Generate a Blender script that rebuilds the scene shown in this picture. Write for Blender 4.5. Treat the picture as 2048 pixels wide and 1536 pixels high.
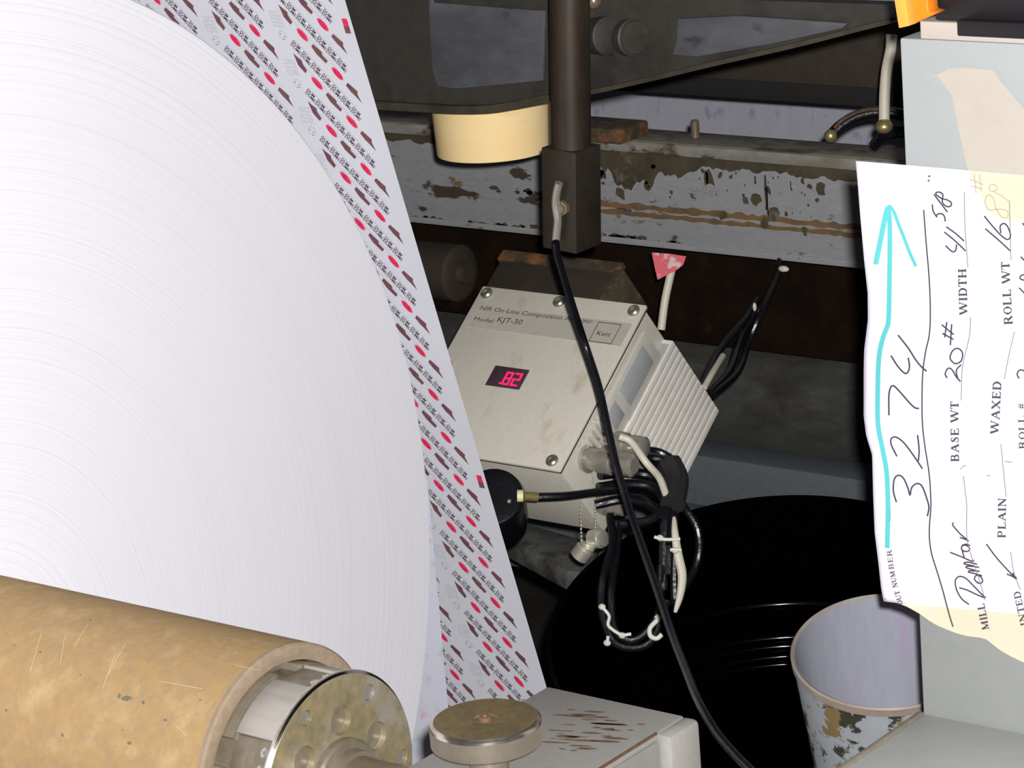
import bpy, bmesh, math, random
import numpy as np
from mathutils import Vector, Matrix
random.seed(7)
S = bpy.context.scene
for o in list(bpy.data.objects): bpy.data.objects.remove(o)
col = S.collection
R = math.radians

# ------------------------------------------------------------------ camera, world, flash, exposure
# world axes: x along the paper roll's axle, y away behind the roll, z up; axle height 0.80 m
F = 6061.9                                   # focal length in pixels of a 2048 px wide frame (a long zoom)
AX = np.array([.7909, .1117, -.6016]); YX = np.array([.6068, -.2698, .7477]); UP = np.array([-.0788, -.9564, -.2811])
W = np.array([AX, YX, UP])                   # rows: world axes in the camera's (right, down, forward) frame
CAM = np.array([1.5388, -1.2911, 1.5674])
cam = bpy.data.objects.new('camera', bpy.data.cameras.new('camera')); col.objects.link(cam)
cam.data.sensor_fit = 'HORIZONTAL'; cam.data.sensor_width = 36.0; cam.data.lens = 36.0 * F / 2048
cam.data.clip_start = .05; cam.data.clip_end = 50
rt, dn, fw = W[:, 0], W[:, 1], W[:, 2]
cam.matrix_world = Matrix(((rt[0], -dn[0], -fw[0], CAM[0]), (rt[1], -dn[1], -fw[1], CAM[1]), (rt[2], -dn[2], -fw[2], CAM[2]), (0, 0, 0, 1)))
S.camera = cam
wd = bpy.data.worlds.new('world'); S.world = wd; wd.use_nodes = True
wd.node_tree.nodes['Background'].inputs[0].default_value = (.72, .80, 1, 1)
wd.node_tree.nodes['Background'].inputs[1].default_value = .012
ld = bpy.data.lights.new('camera_flash', 'POINT'); ld.energy = 268; ld.shadow_soft_size = .011; ld.color = (1, .975, .985)
fl = bpy.data.objects.new('camera_flash', ld); col.objects.link(fl)
fp = CAM + rt * .020 - dn * .030
fl.location = fp
cl = bpy.data.lights.new('overhead_fill', 'AREA'); cl.energy = 1.2; cl.size = 1.2; cl.color = (.85, .93, 1)  # unseen weak fill light added overhead to lift the ambient
co = bpy.data.objects.new('overhead_fill', cl); col.objects.link(co); co.location = (.4, .2, 3.4)
S.view_settings.view_transform = 'Standard'; S.view_settings.look = 'None'
S.view_settings.gamma = 1; S.view_settings.use_curve_mapping = False; S.view_settings.exposure = 0

# ------------------------------------------------------------------ geometry helpers
def ray(u, v): return W @ np.array([(u - 1024) / F, (v - 768) / F, 1.])
def at(u, v, x=None, y=None, z=None, d=None):
    r = ray(u, v)
    if x is not None: t = (x - CAM[0]) / r[0]
    elif y is not None: t = (y - CAM[1]) / r[1]
    elif z is not None: t = (z - CAM[2]) / r[2]
    else: t = d
    return CAM + t * r
def V(*a): return np.array(a, float)
def norm(a): a = np.asarray(a, float); return a / np.linalg.norm(a)
def cat(pts, n=6):
    """smooth curve through points"""
    P = [np.asarray(p, float) for p in pts]
    if len(P) < 3: return [P[0] + (P[-1] - P[0]) * k / n for k in range(n + 1)]
    Q = [2 * P[0] - P[1]] + P + [2 * P[-1] - P[-2]]; out = []
    for i in range(1, len(Q) - 2):
        a, b, c, d = Q[i - 1:i + 3]
        for k in range(n):
            t = k / n
            out.append(.5 * (2 * b + (c - a) * t + (2 * a - 5 * b + 4 * c - d) * t * t + (3 * b - a - 3 * c + d) * t ** 3))
    out.append(P[-1]); return out

class MB:
    """collects shapes; build() links them as ONE mesh object"""
    def __init__(s): s.v = []; s.f = []; s.m = []
    def add(s, vs, fs, mi=0):
        o = len(s.v); s.v += [tuple(map(float, p)) for p in vs]; s.f += [tuple(i + o for i in f) for f in fs]; s.m += [mi] * len(fs); return s
    def bm(s, b, mi=0):
        b.verts.index_update(); s.add([v.co for v in b.verts], [[v.index for v in f.verts] for f in b.faces], mi); b.free(); return s
    def box(s, o, a, b, c, bev=0, mi=0, seg=2):
        """corner o, edge vectors a b c"""
        o, a, b, c = [np.asarray(q, float) for q in (o, a, b, c)]
        B = bmesh.new()
        vs = [B.verts.new(o + a * i + b * j + c * k) for k in (0, 1) for j in (0, 1) for i in (0, 1)]
        for f in ((0, 2, 3, 1), (4, 5, 7, 6), (0, 1, 5, 4), (2, 6, 7, 3), (0, 4, 6, 2), (1, 3, 7, 5)): B.faces.new([vs[i] for i in f])
        bmesh.ops.recalc_face_normals(B, faces=B.faces)
        if bev: bmesh.ops.bevel(B, geom=B.edges[:], offset=bev, segments=seg, profile=.5, affect='EDGES')
        return s.bm(B, mi)
    def bb(s, x0, x1, y0, y1, z0, z1, bev=0, mi=0): return s.box((x0, y0, z0), (x1 - x0, 0, 0), (0, y1 - y0, 0), (0, 0, z1 - z0), bev, mi)
    def lathe(s, o, ax, prof, n=48, mi=0, ref=None, a0=0, a1=360, cap=True):
        """profile [(h, r)] revolved about axis ax from o; angles measured from ref"""
        o = np.asarray(o, float); ax = norm(ax)
        if ref is None: ref = (0, 0, 1) if abs(ax[2]) < .9 else (0, 1, 0)
        e1 = np.asarray(ref, float); e1 = norm(e1 - ax * (e1 @ ax)); e2 = np.cross(ax, e1)
        full = abs(a1 - a0) >= 359.9; k = n if full else n + 1
        vs = []; fs = []
        for h, r in prof:
            for i in range(k):
                t = R(a0 + (a1 - a0) * i / n); vs.append(o + ax * h + (e1 * math.cos(t) + e2 * math.sin(t)) * max(r, 1e-5))
        for j in range(len(prof) - 1):
            for i in range(n):
                i2 = (i + 1) % k; fs.append((j * k + i, j * k + i2, (j + 1) * k + i2, (j + 1) * k + i))
        if full and cap:
            fs.append(tuple(range(k - 1, -1, -1))); fs.append(tuple((len(prof) - 1) * k + i for i in range(k)))
        return s.add(vs, fs, mi)
    def arcblock(s, o, ax, ref, h0, h1, r0, r1, a0, a1, n=14, bev=0, mi=0):
        o = np.asarray(o, float); ax = norm(ax); e1 = norm(ref); e2 = np.cross(ax, e1)
        B = bmesh.new(); ring = []
        for i in range(n + 1):
            t = R(a0 + (a1 - a0) * i / n); d = e1 * math.cos(t) + e2 * math.sin(t)
            ring.append([B.verts.new(o + ax * h + d * r) for h, r in ((h0, r0), (h1, r0), (h1, r1), (h0, r1))])
        for i in range(n):
            for j in range(4): B.faces.new((ring[i][j], ring[i][(j + 1) % 4], ring[i + 1][(j + 1) % 4], ring[i + 1][j]))
        B.faces.new(ring[0][::-1]); B.faces.new(ring[n])
        bmesh.ops.recalc_face_normals(B, faces=B.faces)
        if bev:
            ed = [e for e in B.edges if len(e.link_faces) == 2 and e.calc_face_angle(0) > .6]
            bmesh.ops.bevel(B, geom=ed, offset=bev, segments=2, profile=.5, affect='EDGES')
        return s.bm(B, mi)
    def tube(s, pts, r, n=10, mi=0, smooth=6, cap=True):
        P = cat(pts, smooth) if smooth else [np.asarray(p, float) for p in pts]
        m = len(P); rr = r if callable(r) else (lambda t: r)
        T = [norm(P[min(i + 1, m - 1)] - P[max(i - 1, 0)]) for i in range(m)]
        u = norm(np.cross(T[0], (0.31, .2, .93))); vs = []; fs = []
        for i in range(m):
            u = norm(u - T[i] * (u @ T[i])); w = np.cross(T[i], u)
            for k in range(n):
                t = 2 * math.pi * k / n; vs.append(P[i] + (u * math.cos(t) + w * math.sin(t)) * rr(i / (m - 1)))
        for i in range(m - 1):
            for k in range(n): fs.append((i * n + k, i * n + (k + 1) % n, (i + 1) * n + (k + 1) % n, (i + 1) * n + k))
        if cap: fs += [tuple(range(n - 1, -1, -1)), tuple((m - 1) * n + k for k in range(n))]
        return s.add(vs, fs, mi)
    def prism(s, poly, d, bev=0, mi=0):
        """planar polygon (3d points) extruded by d"""
        B = bmesh.new(); d = Vector(d)
        f = B.faces.new([B.verts.new(p) for p in poly]); r = bmesh.ops.extrude_face_region(B, geom=[f])
        bmesh.ops.translate(B, verts=[g for g in r['geom'] if isinstance(g, bmesh.types.BMVert)], vec=d)
        bmesh.ops.recalc_face_normals(B, faces=B.faces)
        if bev:
            ed = [e for e in B.edges if e.calc_face_angle(0) > .5]
            bmesh.ops.bevel(B, geom=ed, offset=bev, segments=2, profile=.5, affect='EDGES')
        return s.bm(B, mi)
    def ball(s, c, r, n=12, mi=0, sc=(1, 1, 1)):
        B = bmesh.new(); bmesh.ops.create_uvsphere(B, u_segments=n, v_segments=max(6, n // 2), radius=r)
        for v in B.verts: v.co = Vector((v.co.x * sc[0] + c[0], v.co.y * sc[1] + c[1], v.co.z * sc[2] + c[2]))
        return s.bm(B, mi)
    def build(s, name, mats, parent=None, flat=False):
        me = bpy.data.meshes.new(name); off = np.array(parent_loc(parent))
        me.from_pydata([tuple(np.array(p) - off) for p in s.v], [], s.f); me.validate(); me.update()
        for m in (mats if isinstance(mats, (list, tuple)) else [mats]): me.materials.append(m)
        if max(s.m) > 0 and len(me.polygons) == len(s.m): me.polygons.foreach_set('material_index', s.m)
        if not flat: me.shade_smooth(); me.set_sharp_from_angle(angle=R(35))
        o = bpy.data.objects.new(name, me); col.objects.link(o)
        if parent is not None: o.parent = parent
        return o
def parent_loc(p):
    l = np.zeros(3)
    while p is not None: l += np.array(p.location); p = p.parent
    return l
def tag(o, label, category, group=None):
    o['label'] = label; o['category'] = category
    if group: o['group'] = group
    return o
def thing(name, label, category, loc, group=None):
    o = bpy.data.objects.new(name, None); col.objects.link(o); o.location = [float(q) for q in loc]; o.empty_display_size = .05
    return tag(o, label, category, group)
def struct(o): o['kind'] = 'structure'; return o
def part(o, label): o['label'] = label; return o
def cut(o, cutter):
    """carve the cutter's shapes out of a mesh object"""
    c = cutter.build('cutter', o.data.materials[0], o.parent)
    m = o.modifiers.new('b', 'BOOLEAN'); m.object = c; m.operation = 'DIFFERENCE'; m.solver = 'EXACT'
    bpy.context.view_layer.update(); dg = bpy.context.evaluated_depsgraph_get()
    me = bpy.data.meshes.new_from_object(o.evaluated_get(dg)); o.modifiers.clear(); o.data = me
    me.shade_smooth(); me.set_sharp_from_angle(angle=R(30)); bpy.data.objects.remove(c)
    return o

# ------------------------------------------------------------------ materials
def mat(name, c, rough=.5, metal=0, spec=None, dirt=None, dscale=20, dlo=.5, dhi=.65, bump=0, bscale=80, stretch=(1, 1, 1), c2=None, c2scale=60, coat=0, detail=6, dirt2=None, d2scale=40, d2lo=.58, d2hi=.66):
    m = bpy.data.materials.new(name); m.use_nodes = True; nt = m.node_tree; N = nt.nodes; L = nt.links
    b = N['Principled BSDF']; b.inputs['Roughness'].default_value = rough; b.inputs['Metallic'].default_value = metal
    if spec is not None: b.inputs['Specular IOR Level'].default_value = spec
    if coat: b.inputs['Coat Weight'].default_value = coat; b.inputs['Coat Roughness'].default_value = .08
    tc = N.new('ShaderNodeTexCoord'); mp = N.new('ShaderNodeMapping'); mp.inputs['Scale'].default_value = stretch
    L.new(tc.outputs['Object'], mp.inputs['Vector'])
    rgb = N.new('ShaderNodeRGB'); rgb.outputs[0].default_value = (*c, 1); cur = rgb.outputs[0]
    def layer(cur, colr, sc, lo, hi, det, off):
        n = N.new('ShaderNodeTexNoise'); n.inputs['Scale'].default_value = sc; n.inputs['Detail'].default_value = det; n.inputs['Roughness'].default_value = .65
        ad = N.new('ShaderNodeVectorMath'); ad.operation = 'ADD'; ad.inputs[1].default_value = (off, off * 2, off * 3)
        L.new(mp.outputs[0], ad.inputs[0]); L.new(ad.outputs[0], n.inputs['Vector'])
        r = N.new('ShaderNodeMapRange'); r.inputs['From Min'].default_value = lo; r.inputs['From Max'].default_value = hi; L.new(n.outputs['Fac'], r.inputs['Value'])
        x = N.new('ShaderNodeMix'); x.data_type = 'RGBA'; L.new(r.outputs[0], x.inputs['Factor']); L.new(cur, x.inputs['A']); x.inputs['B'].default_value = (*colr, 1)
        return x.outputs['Result']
    if c2: cur = layer(cur, c2, c2scale, .35, .65, 8, 3.1)
    if dirt: cur = layer(cur, dirt, dscale, dlo, dhi, detail, 0)
    if dirt2: cur = layer(cur, dirt2, d2scale, d2lo, d2hi, 8, 7.7)
    L.new(cur, b.inputs['Base Color'])
    if bump:
        n = N.new('ShaderNodeTexNoise'); n.inputs['Scale'].default_value = bscale; n.inputs['Detail'].default_value = 4; L.new(mp.outputs[0], n.inputs['Vector'])
        bp = N.new('ShaderNodeBump'); bp.inputs['Strength'].default_value = bump; bp.inputs['Distance'].default_value = .001
        L.new(n.outputs['Fac'], bp.inputs['Height']); L.new(bp.outputs[0], b.inputs['Normal'])
    m['cur'] = 0
    return m
def emit(name, c, s):
    m = bpy.data.materials.new(name); m.use_nodes = True; b = m.node_tree.nodes['Principled BSDF']
    b.inputs['Base Color'].default_value = (*c, 1); b.inputs['Emission Color'].default_value = (*c, 1); b.inputs['Emission Strength'].default_value = s
    return m
def roll_end_mat():
    """end of a wound roll: thousands of paper edges as fine concentric rings"""
    m = mat('paper_edges', (.84, .84, .88), .85, spec=.1); nt = m.node_tree; N = nt.nodes; L = nt.links; b = N['Principled BSDF']
    tc = N.new('ShaderNodeTexCoord'); sp = N.new('ShaderNodeSeparateXYZ'); L.new(tc.outputs['Object'], sp.inputs[0])
    cb = N.new('ShaderNodeCombineXYZ'); L.new(sp.outputs['Y'], cb.inputs['X']); L.new(sp.outputs['Z'], cb.inputs['Y'])
    ln = N.new('ShaderNodeVectorMath'); ln.operation = 'LENGTH'; L.new(cb.outputs[0], ln.inputs[0])
    def ring(sc, det):
        k = N.new('ShaderNodeMath'); k.operation = 'MULTIPLY'; k.inputs[1].default_value = sc; L.new(ln.outputs['Value'], k.inputs[0])
        n = N.new('ShaderNodeTexNoise'); n.noise_dimensions = '1D'; n.inputs['Detail'].default_value = det; n.inputs['Scale'].default_value = 1; n.inputs['Roughness'].default_value = .75; L.new(k.outputs[0], n.inputs['W']); return n
    a = ring(520, 4); r = N.new('ShaderNodeValToRGB'); L.new(a.outputs['Fac'], r.inputs[0])
    e = r.color_ramp.elements; e[0].position = .30; e[0].color = (.70, .70, .77, 1); e[1].position = .55; e[1].color = (.86, .855, .895, 1)
    c = ring(14, 2); r2 = N.new('ShaderNodeMapRange'); r2.inputs['From Min'].default_value = .3; r2.inputs['From Max'].default_value = .7; r2.inputs['To Min'].default_value = .985; r2.inputs['To Max'].default_value = 1.005; L.new(c.outputs['Fac'], r2.inputs['Value'])
    # a few rubbed patches break the rings
    n3 = N.new('ShaderNodeTexNoise'); n3.inputs['Scale'].default_value = 3; L.new(tc.outputs['Object'], n3.inputs['Vector'])
    mx0 = N.new('ShaderNodeMix'); mx0.data_type = 'RGBA'; L.new(n3.outputs['Fac'], mx0.inputs['Factor']); L.new(r.outputs[0], mx0.inputs['A']); mx0.inputs['B'].default_value = (.855, .85, .89, 1)
    mx = N.new('ShaderNodeVectorMath'); mx.operation = 'SCALE'; L.new(mx0.outputs['Result'], mx.inputs[0]); L.new(r2.outputs[0], mx.inputs['Scale']); L.new(mx.outputs[0], b.inputs['Base Color'])
    bp = N.new('ShaderNodeBump'); bp.inputs['Strength'].default_value = .12; bp.inputs['Distance'].default_value = .0003; L.new(a.outputs['Fac'], bp.inputs['Height']); L.new(bp.outputs[0], b.inputs['Normal'])
    return m
M = dict(
 edge=roll_end_mat(),
 paper=mat('white_paper', (.74, .755, .80), .7, spec=.12, c2=(.71, .725, .775), c2scale=9),
 back=mat('paper_back_ghost', (.60, .61, .68), .6, spec=.2, dirt=(.40, .42, .54), dscale=38, dlo=.53, dhi=.68, dirt2=(.62, .40, .52), d2scale=44, d2lo=.62, d2hi=.72),
 ink=mat('ink_dark_purple', (.055, .03, .06), .6, c2=(.10, .055, .08), c2scale=260),
 inkg=mat('ink_faint_grey', (.33, .31, .36), .6),
 bolt=mat('ink_brown_violet', (.155, .062, .085), .6, c2=(.22, .10, .09), c2scale=120),
 red=mat('ink_pink_red', (.86, .012, .10), .6, c2=(.90, .07, .14), c2scale=320),
 redd=mat('ink_dark_red', (.42, .01, .10), .6),
 card=mat('kraft_board', (.43, .285, .125), .9, spec=.1, c2=(.36, .25, .135), c2scale=150, dirt=(.17, .13, .085), dscale=75, dlo=.70, dhi=.75, bump=.3, bscale=260, dirt2=(.51, .365, .19), d2scale=45, d2lo=.5, d2hi=.75, stretch=(1, .9, .9)),
 smudge=mat('grey_smudge', (.17, .145, .09), .9),
 scratch=mat('pale_scratch', (.62, .47, .27), .9),
 cardend=mat('kraft_board_end', (.33, .25, .165), .9, c2=(.26, .20, .135), c2scale=160, bump=.4, bscale=200),
 alu=mat('satin_aluminium', (.37, .345, .31), .5, .25, c2=(.50, .47, .42), c2scale=40, bump=.06, bscale=150, stretch=(.15, 1, 1)),
 alud=mat('greasy_aluminium', (.27, .235, .175), .38, .35, c2=(.20, .17, .12), c2scale=80, bump=.12),
 face=mat('greasy_chuck_face', (.37, .30, .165), .33, .3, c2=(.24, .21, .125), c2scale=110, dirt=(.38, .36, .32), dscale=30, dlo=.5, dhi=.7, bump=.15, bscale=200),
 rim=mat('bright_machined_edge', (.72, .70, .68), .16, 1, c2=(.45, .42, .38), c2scale=140),
 steel=mat('worn_steel', (.26, .215, .15), .3, .5, c2=(.24, .19, .13), c2scale=70),
 steelp=mat('pin_steel', (.26, .25, .215), .4, .3),
 knob=mat('oily_brown_steel', (.19, .135, .055), .5, .25, c2=(.12, .095, .045), c2scale=190, dirt=(.22, .16, .07), dscale=60, dlo=.5, dhi=.7, bump=.2, bscale=400),
 knobs=mat('knurled_steel', (.25, .22, .165), .4, .4, c2=(.22, .19, .15), c2scale=200),
 rimk=mat('knob_bevel', (.62, .58, .50), .2, .9, c2=(.36, .32, .26), c2scale=90),
 rustypin=mat('coppery_rust', (.20, .105, .065), .6, .3),
 house=mat('grey_green_paint', (.31, .30, .27), .5, c2=(.275, .268, .242), c2scale=200, dirt=(.12, .065, .035), dscale=34, dlo=.635, dhi=.66, stretch=(.45, 1.6, 1), detail=10),
 housep=mat('grey_green_paint_clean', (.27, .27, .25), .4, c2=(.245, .245, .228), c2scale=150),
 rust=mat('bare_rust', (.10, .05, .028), .8, c2=(.15, .085, .04), c2scale=90),
 beam=mat('worn_blue_grey_paint', (.315, .32, .325), .45, c2=(.275, .28, .285), c2scale=150, dirt=(.065, .05, .035), dscale=26, dlo=.60, dhi=.625, stretch=(.5, 1, 1.3), detail=10, dirt2=(.20, .12, .05), d2scale=50, d2lo=.62, d2hi=.66),
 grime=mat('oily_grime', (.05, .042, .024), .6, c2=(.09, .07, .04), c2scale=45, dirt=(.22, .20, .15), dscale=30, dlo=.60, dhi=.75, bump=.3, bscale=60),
 flange=mat('grimy_flange', (.13, .12, .08), .6, c2=(.20, .185, .135), c2scale=30, dirt=(.36, .33, .28), dscale=26, dlo=.55, dhi=.72, dirt2=(.07, .05, .03), d2scale=22, d2lo=.5, d2hi=.6, stretch=(.6, 1, 1)),
 lip=mat('chipped_lip_paint', (.30, .30, .275), .5, c2=(.19, .175, .13), c2scale=40, dirt=(.09, .06, .04), dscale=40, dlo=.56, dhi=.64, stretch=(.5, 1, 1)),
 ruststripe=mat('orange_rust', (.21, .115, .035), .8, c2=(.10, .075, .05), c2scale=60),
 orust=mat('bright_orange_rust', (.27, .115, .03), .8, c2=(.05, .035, .02), c2scale=55, dirt=(.045, .036, .022), dscale=24, dlo=.45, dhi=.56, bump=.6, bscale=120, detail=9, stretch=(1, 1, 1)),
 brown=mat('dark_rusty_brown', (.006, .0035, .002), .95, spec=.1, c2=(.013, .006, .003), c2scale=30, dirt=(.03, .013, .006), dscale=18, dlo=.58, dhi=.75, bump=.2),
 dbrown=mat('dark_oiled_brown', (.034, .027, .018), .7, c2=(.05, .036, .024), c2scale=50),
 post=mat('dark_oiled_pipe', (.030, .022, .014), .45, .25, c2=(.055, .035, .022), c2scale=40, dirt=(.022, .019, .014), dscale=20, dlo=.5, dhi=.62, stretch=(1, 1, .4)),
 clamp=mat('black_oiled_clamp', (.026, .020, .011), .5, .2, c2=(.035, .028, .02), c2scale=70, bump=.15),
 tray=mat('dark_olive_steel', (.035, .032, .025), .6, c2=(.046, .042, .034), c2scale=70, dirt=(.022, .020, .015), dscale=12, dlo=.5, dhi=.65),
 trayl=mat('flash_lit_grey_steel', (.10, .105, .115), .5, c2=(.075, .075, .08), c2scale=34, dirt=(.04, .04, .04), dscale=14, dlo=.58, dhi=.66, stretch=(1, 1, 2)),  # lighter tray steel, flash light put into its colour
 trayedge=mat('worn_edge', (.10, .088, .06), .45, .2, c2=(.05, .042, .03), c2scale=26),
 black=mat('black_matt', (.012, .011, .010), .8),
 rubber=mat('black_rubber_cable', (.005, .005, .007), .3, spec=.5, bump=.35, bscale=260),
 drum=mat('gloss_black', (.0006, .0006, .0008), .12, spec=.35),
 cream=mat('cream_plastic', (.96, .71, .34), .5, spec=.3, c2=(.97, .75, .40), c2scale=22, dirt=(.80, .58, .28), dscale=14, dlo=.62, dhi=.8, stretch=(.6, .6, 3)),
 lid=mat('off_white_enamel', (.66, .62, .52), .55, spec=.3, c2=(.62, .59, .50), c2scale=160, dirt=(.46, .38, .24), dscale=17, dlo=.60, dhi=.78, stretch=(1.7, 1, .8)),
 lids=mat('off_white_cast', (.60, .57, .48), .5, c2=(.55, .53, .45), c2scale=120),
 fin=mat('heat_sink_enamel', (.80, .77, .69), .5, c2=(.72, .69, .61), c2scale=60),
 panelg=mat('grey_plate', (.42, .43, .42), .5, c2=(.38, .39, .40), c2scale=80),
 label=mat('label_strip', (.50, .475, .40), .5, c2=(.47, .45, .38), c2scale=120),
 lettering=mat('printed_lettering', (.05, .05, .05), .6),
 window=mat('dark_display_window', (.06, .035, .05), .15, spec=.6, c2=(.09, .05, .07), c2scale=300),
 led=emit('red_led', (1, .01, .08), 2.2),
 screw=mat('zinc_screw', (.50, .49, .40), .35, .8, c2=(.30, .30, .24), c2scale=200),
 nickel=mat('nickel_plate', (.50, .47, .40), .25, .6, c2=(.45, .42, .36), c2scale=90),
 capm=mat('cast_cap', (.74, .72, .60), .35, .7),
 brass=mat('brass', (.45, .36, .16), .4, .7),
 tie=mat('nylon_tie', (.62, .62, .52), .5),
 wirew=mat('white_wire', (.62, .58, .46), .5),
 wirey=mat('pale_yellow_boot', (.72, .68, .38), .5),
 rail=mat('blue_grey_rail', (.105, .12, .128), .5, c2=(.09, .105, .112), c2scale=120),
 roller=mat('scuffed_dark_roller', (.058, .060, .054), .5, c2=(.045, .045, .038), c2scale=40, dirt=(.095, .095, .10), dscale=16, dlo=.56, dhi=.72, stretch=(.5, 1, 1), dirt2=(.030, .025, .017), d2scale=12, d2lo=.52, d2hi=.66),
 ledge=mat('worn_grey_ledge', (.15, .15, .14), .55, c2=(.085, .085, .078), c2scale=40, dirt=(.045, .042, .03), dscale=20, dlo=.5, dhi=.62),
 redtag=mat('red_printed_film', (.55, .006, .03), .45, dirt=(.50, .36, .37), dscale=60, dlo=.56, dhi=.60, spec=.3),
 bucket=mat('white_bucket_inside', (.31, .32, .36), .6, c2=(.28, .29, .33), c2scale=60, dirt=(.34, .25, .39), dscale=9, dlo=.58, dhi=.72, stretch=(2.4, 2.4, .5)),
 bucketo=mat('paint_spattered_white', (.33, .36, .37), .5, c2=(.29, .32, .34), c2scale=50, dirt=(.04, .038, .024), dscale=36, dlo=.525, dhi=.555, detail=10, dirt2=(.20, .14, .06), d2scale=40, d2lo=.56, d2hi=.60),
 brim=mat('bucket_lip', (.30, .28, .23), .5, c2=(.26, .19, .16), c2scale=30),
 bluep=mat('blue_paint_dab', (.10, .20, .34), .5),
 cab=mat('pale_blue_grey_enamel', (.385, .41, .405), .45, spec=.3, c2=(.37, .395, .39), c2scale=60),
 cabl=mat('grey_enamel', (.27, .28, .265), .5, c2=(.25, .265, .25), c2scale=60, dirt=(.20, .18, .14), dscale=7, dlo=.62, dhi=.75),
 cabs=mat('grey_enamel_shelf', (.46, .475, .45), .6, c2=(.42, .44, .41), c2scale=60, dirt=(.33, .30, .24), dscale=7, dlo=.62, dhi=.75),  # lightened copy of the panel enamel, offsets the darkening from grazing flash
 cabe=mat('tan_worn_edge', (.27, .235, .17), .6, c2=(.20, .18, .14), c2scale=90),
 tag=mat('tag_paper', (.68, .635, .73), .8, spec=.1, c2=(.71, .66, .72), c2scale=8),
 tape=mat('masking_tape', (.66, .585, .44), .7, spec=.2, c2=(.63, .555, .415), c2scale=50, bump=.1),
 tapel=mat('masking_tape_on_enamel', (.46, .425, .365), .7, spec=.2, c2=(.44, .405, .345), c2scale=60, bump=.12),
 cyan=mat('turquoise_marker', (.085, .45, .47), .7),
 pen=mat('pen_ink', (.045, .04, .06), .7),
 penf=mat('pen_ink_through_tape', (.42, .33, .26), .7),
 printk=mat('printed_form_ink', (.06, .055, .07), .7),
 thin=mat('form_rule', (.20, .15, .22), .7),
 orange=mat('orange_plastic', (.85, .23, .012), .4, spec=.4, c2=(.80, .21, .012), c2scale=40),
 orangel=mat('orange_plastic_pale', (.90, .38, .06), .4),
 blackd=mat('black_housing', (.010, .009, .011), .5),
 beige=mat('beige_strip', (.50, .46, .40), .6),
 floorm=mat('dark_oily_concrete', (.035, .033, .028), .7, c2=(.05, .045, .035), c2scale=8, dirt=(.02, .018, .015), dscale=5),
 wallm=mat('dark_wall', (.05, .05, .048), .8, c2=(.04, .04, .04), c2scale=6),
 clothweb=mat('printed_web_far', (.50, .50, .56), .6, c2=(.46, .46, .52), c2scale=70, dirt=(.36, .33, .46), dscale=60, dlo=.58, dhi=.66, stretch=(1, 1, .45), dirt2=(.52, .36, .44), d2scale=50, d2lo=.66, d2hi=.74),
)

# ------------------------------------------------------------------ the room
struct(MB().add([(-4, -3, 0), (4, -3, 0), (4, 5, 0), (-4, 5, 0)], [(0, 1, 2, 3)]).build('floor', M['floorm']))
struct(MB().add([(-4, 5, 0), (4, 5, 0), (4, 5, 3.6), (-4, 5, 3.6)], [(0, 1, 2, 3)]).build('wall_back', M['wallm']))

# ------------------------------------------------------------------ paper roll with its core
AZ = .80; XA = (1, 0, 0); YR = (0, 1, 0)
roll = thing('paper_roll', 'huge white wound paper roll on a brown cardboard core, filling the left side', 'paper roll', (0, 0, AZ))
prof = [(-1.05, .082), (-1.05, .4985), (-1.0485, .5), (-.0012, .5), (0, .4988), (0, .42), (0, .3), (0, .2), (0, .082)]
wp = MB().lathe((0, 0, AZ), XA, prof, n=256, ref=YR, cap=False)
wpo = wp.build('wound_paper', [M['edge']], roll)
wpo.location = (0, 0, 0)
core = MB().lathe((0, 0, AZ), XA, [(-.30, .0825), (.2880, .0825)], n=128, ref=YR, cap=False)
core.lathe((0, 0, AZ), XA, [(.2880, .08255), (.2908, .08255), (.2922, .0812), (.2926, .0790), (.2923, .0735), (.2918, .0718), (.2900, .0711), (-.1, .0711)], n=128, ref=YR, mi=1, cap=False)
part(core.build('core_tube', [M['card'], M['cardend']], roll), 'brown cardboard core tube')

rn = random.Random(2)
def corept(u, v, e=.0003):
    d = ray(u, v); o = CAM - V(0, 0, AZ); a = d[1] ** 2 + d[2] ** 2; b = o[1] * d[1] + o[2] * d[2]; c = o[1] ** 2 + o[2] ** 2 - (.0825 + e) ** 2
    return CAM + d * ((-b - math.sqrt(b * b - a * c)) / a)
for (u, v, w, h) in ((252, 1397, 12, 6), (238, 1392, 4, 6), (286, 1405, 3, 4), (258, 1486, 5, 4), (244, 1460, 2, 2), (80, 1304, 3, 3), (28, 1290, 2, 2), (124, 1470, 3, 5), (180, 1240, 2, 2), (330, 1440, 6, 3), (12, 1420, 3, 3), (160, 1350, 2, 2), (400, 1400, 3, 2)):
    ck = MB(); ck.add([corept(u + w * (.6 + .5 * rn.random()) * math.cos(2 * math.pi * k / 9), v + h * (.6 + .5 * rn.random()) * math.sin(2 * math.pi * k / 9)) for k in range(9)], [tuple(range(9))]); part(ck.build('smudge', M['smudge'], roll, flat=True), 'dark smudge on the board')
for (u0, v0, u1, v1) in ((206, 1375, 230, 1310), (322, 1363, 405, 1378), (60, 1345, 84, 1262), (150, 1290, 176, 1248), (350, 1450, 374, 1472), (120, 1330, 130, 1270), (215, 1352, 250, 1288), (470, 1330, 520, 1342)):
    P = [(u0 + (u1 - u0) * k / 6, v0 + (v1 - v0) * k / 6) for k in range(7)]; dn_ = norm(V(v1 - v0, u0 - u1)) * .55
    sk = MB(); sk.add([corept(p[0] + dn_[0], p[1] + dn_[1]) for p in P] + [corept(p[0] - dn_[0], p[1] - dn_[1]) for p in P], [(k, k + 1, 7 + k + 1, 7 + k) for k in range(6)]); part(sk.build('scratch', M['scratch'], roll, flat=True), 'pale scratch on the board')

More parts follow.
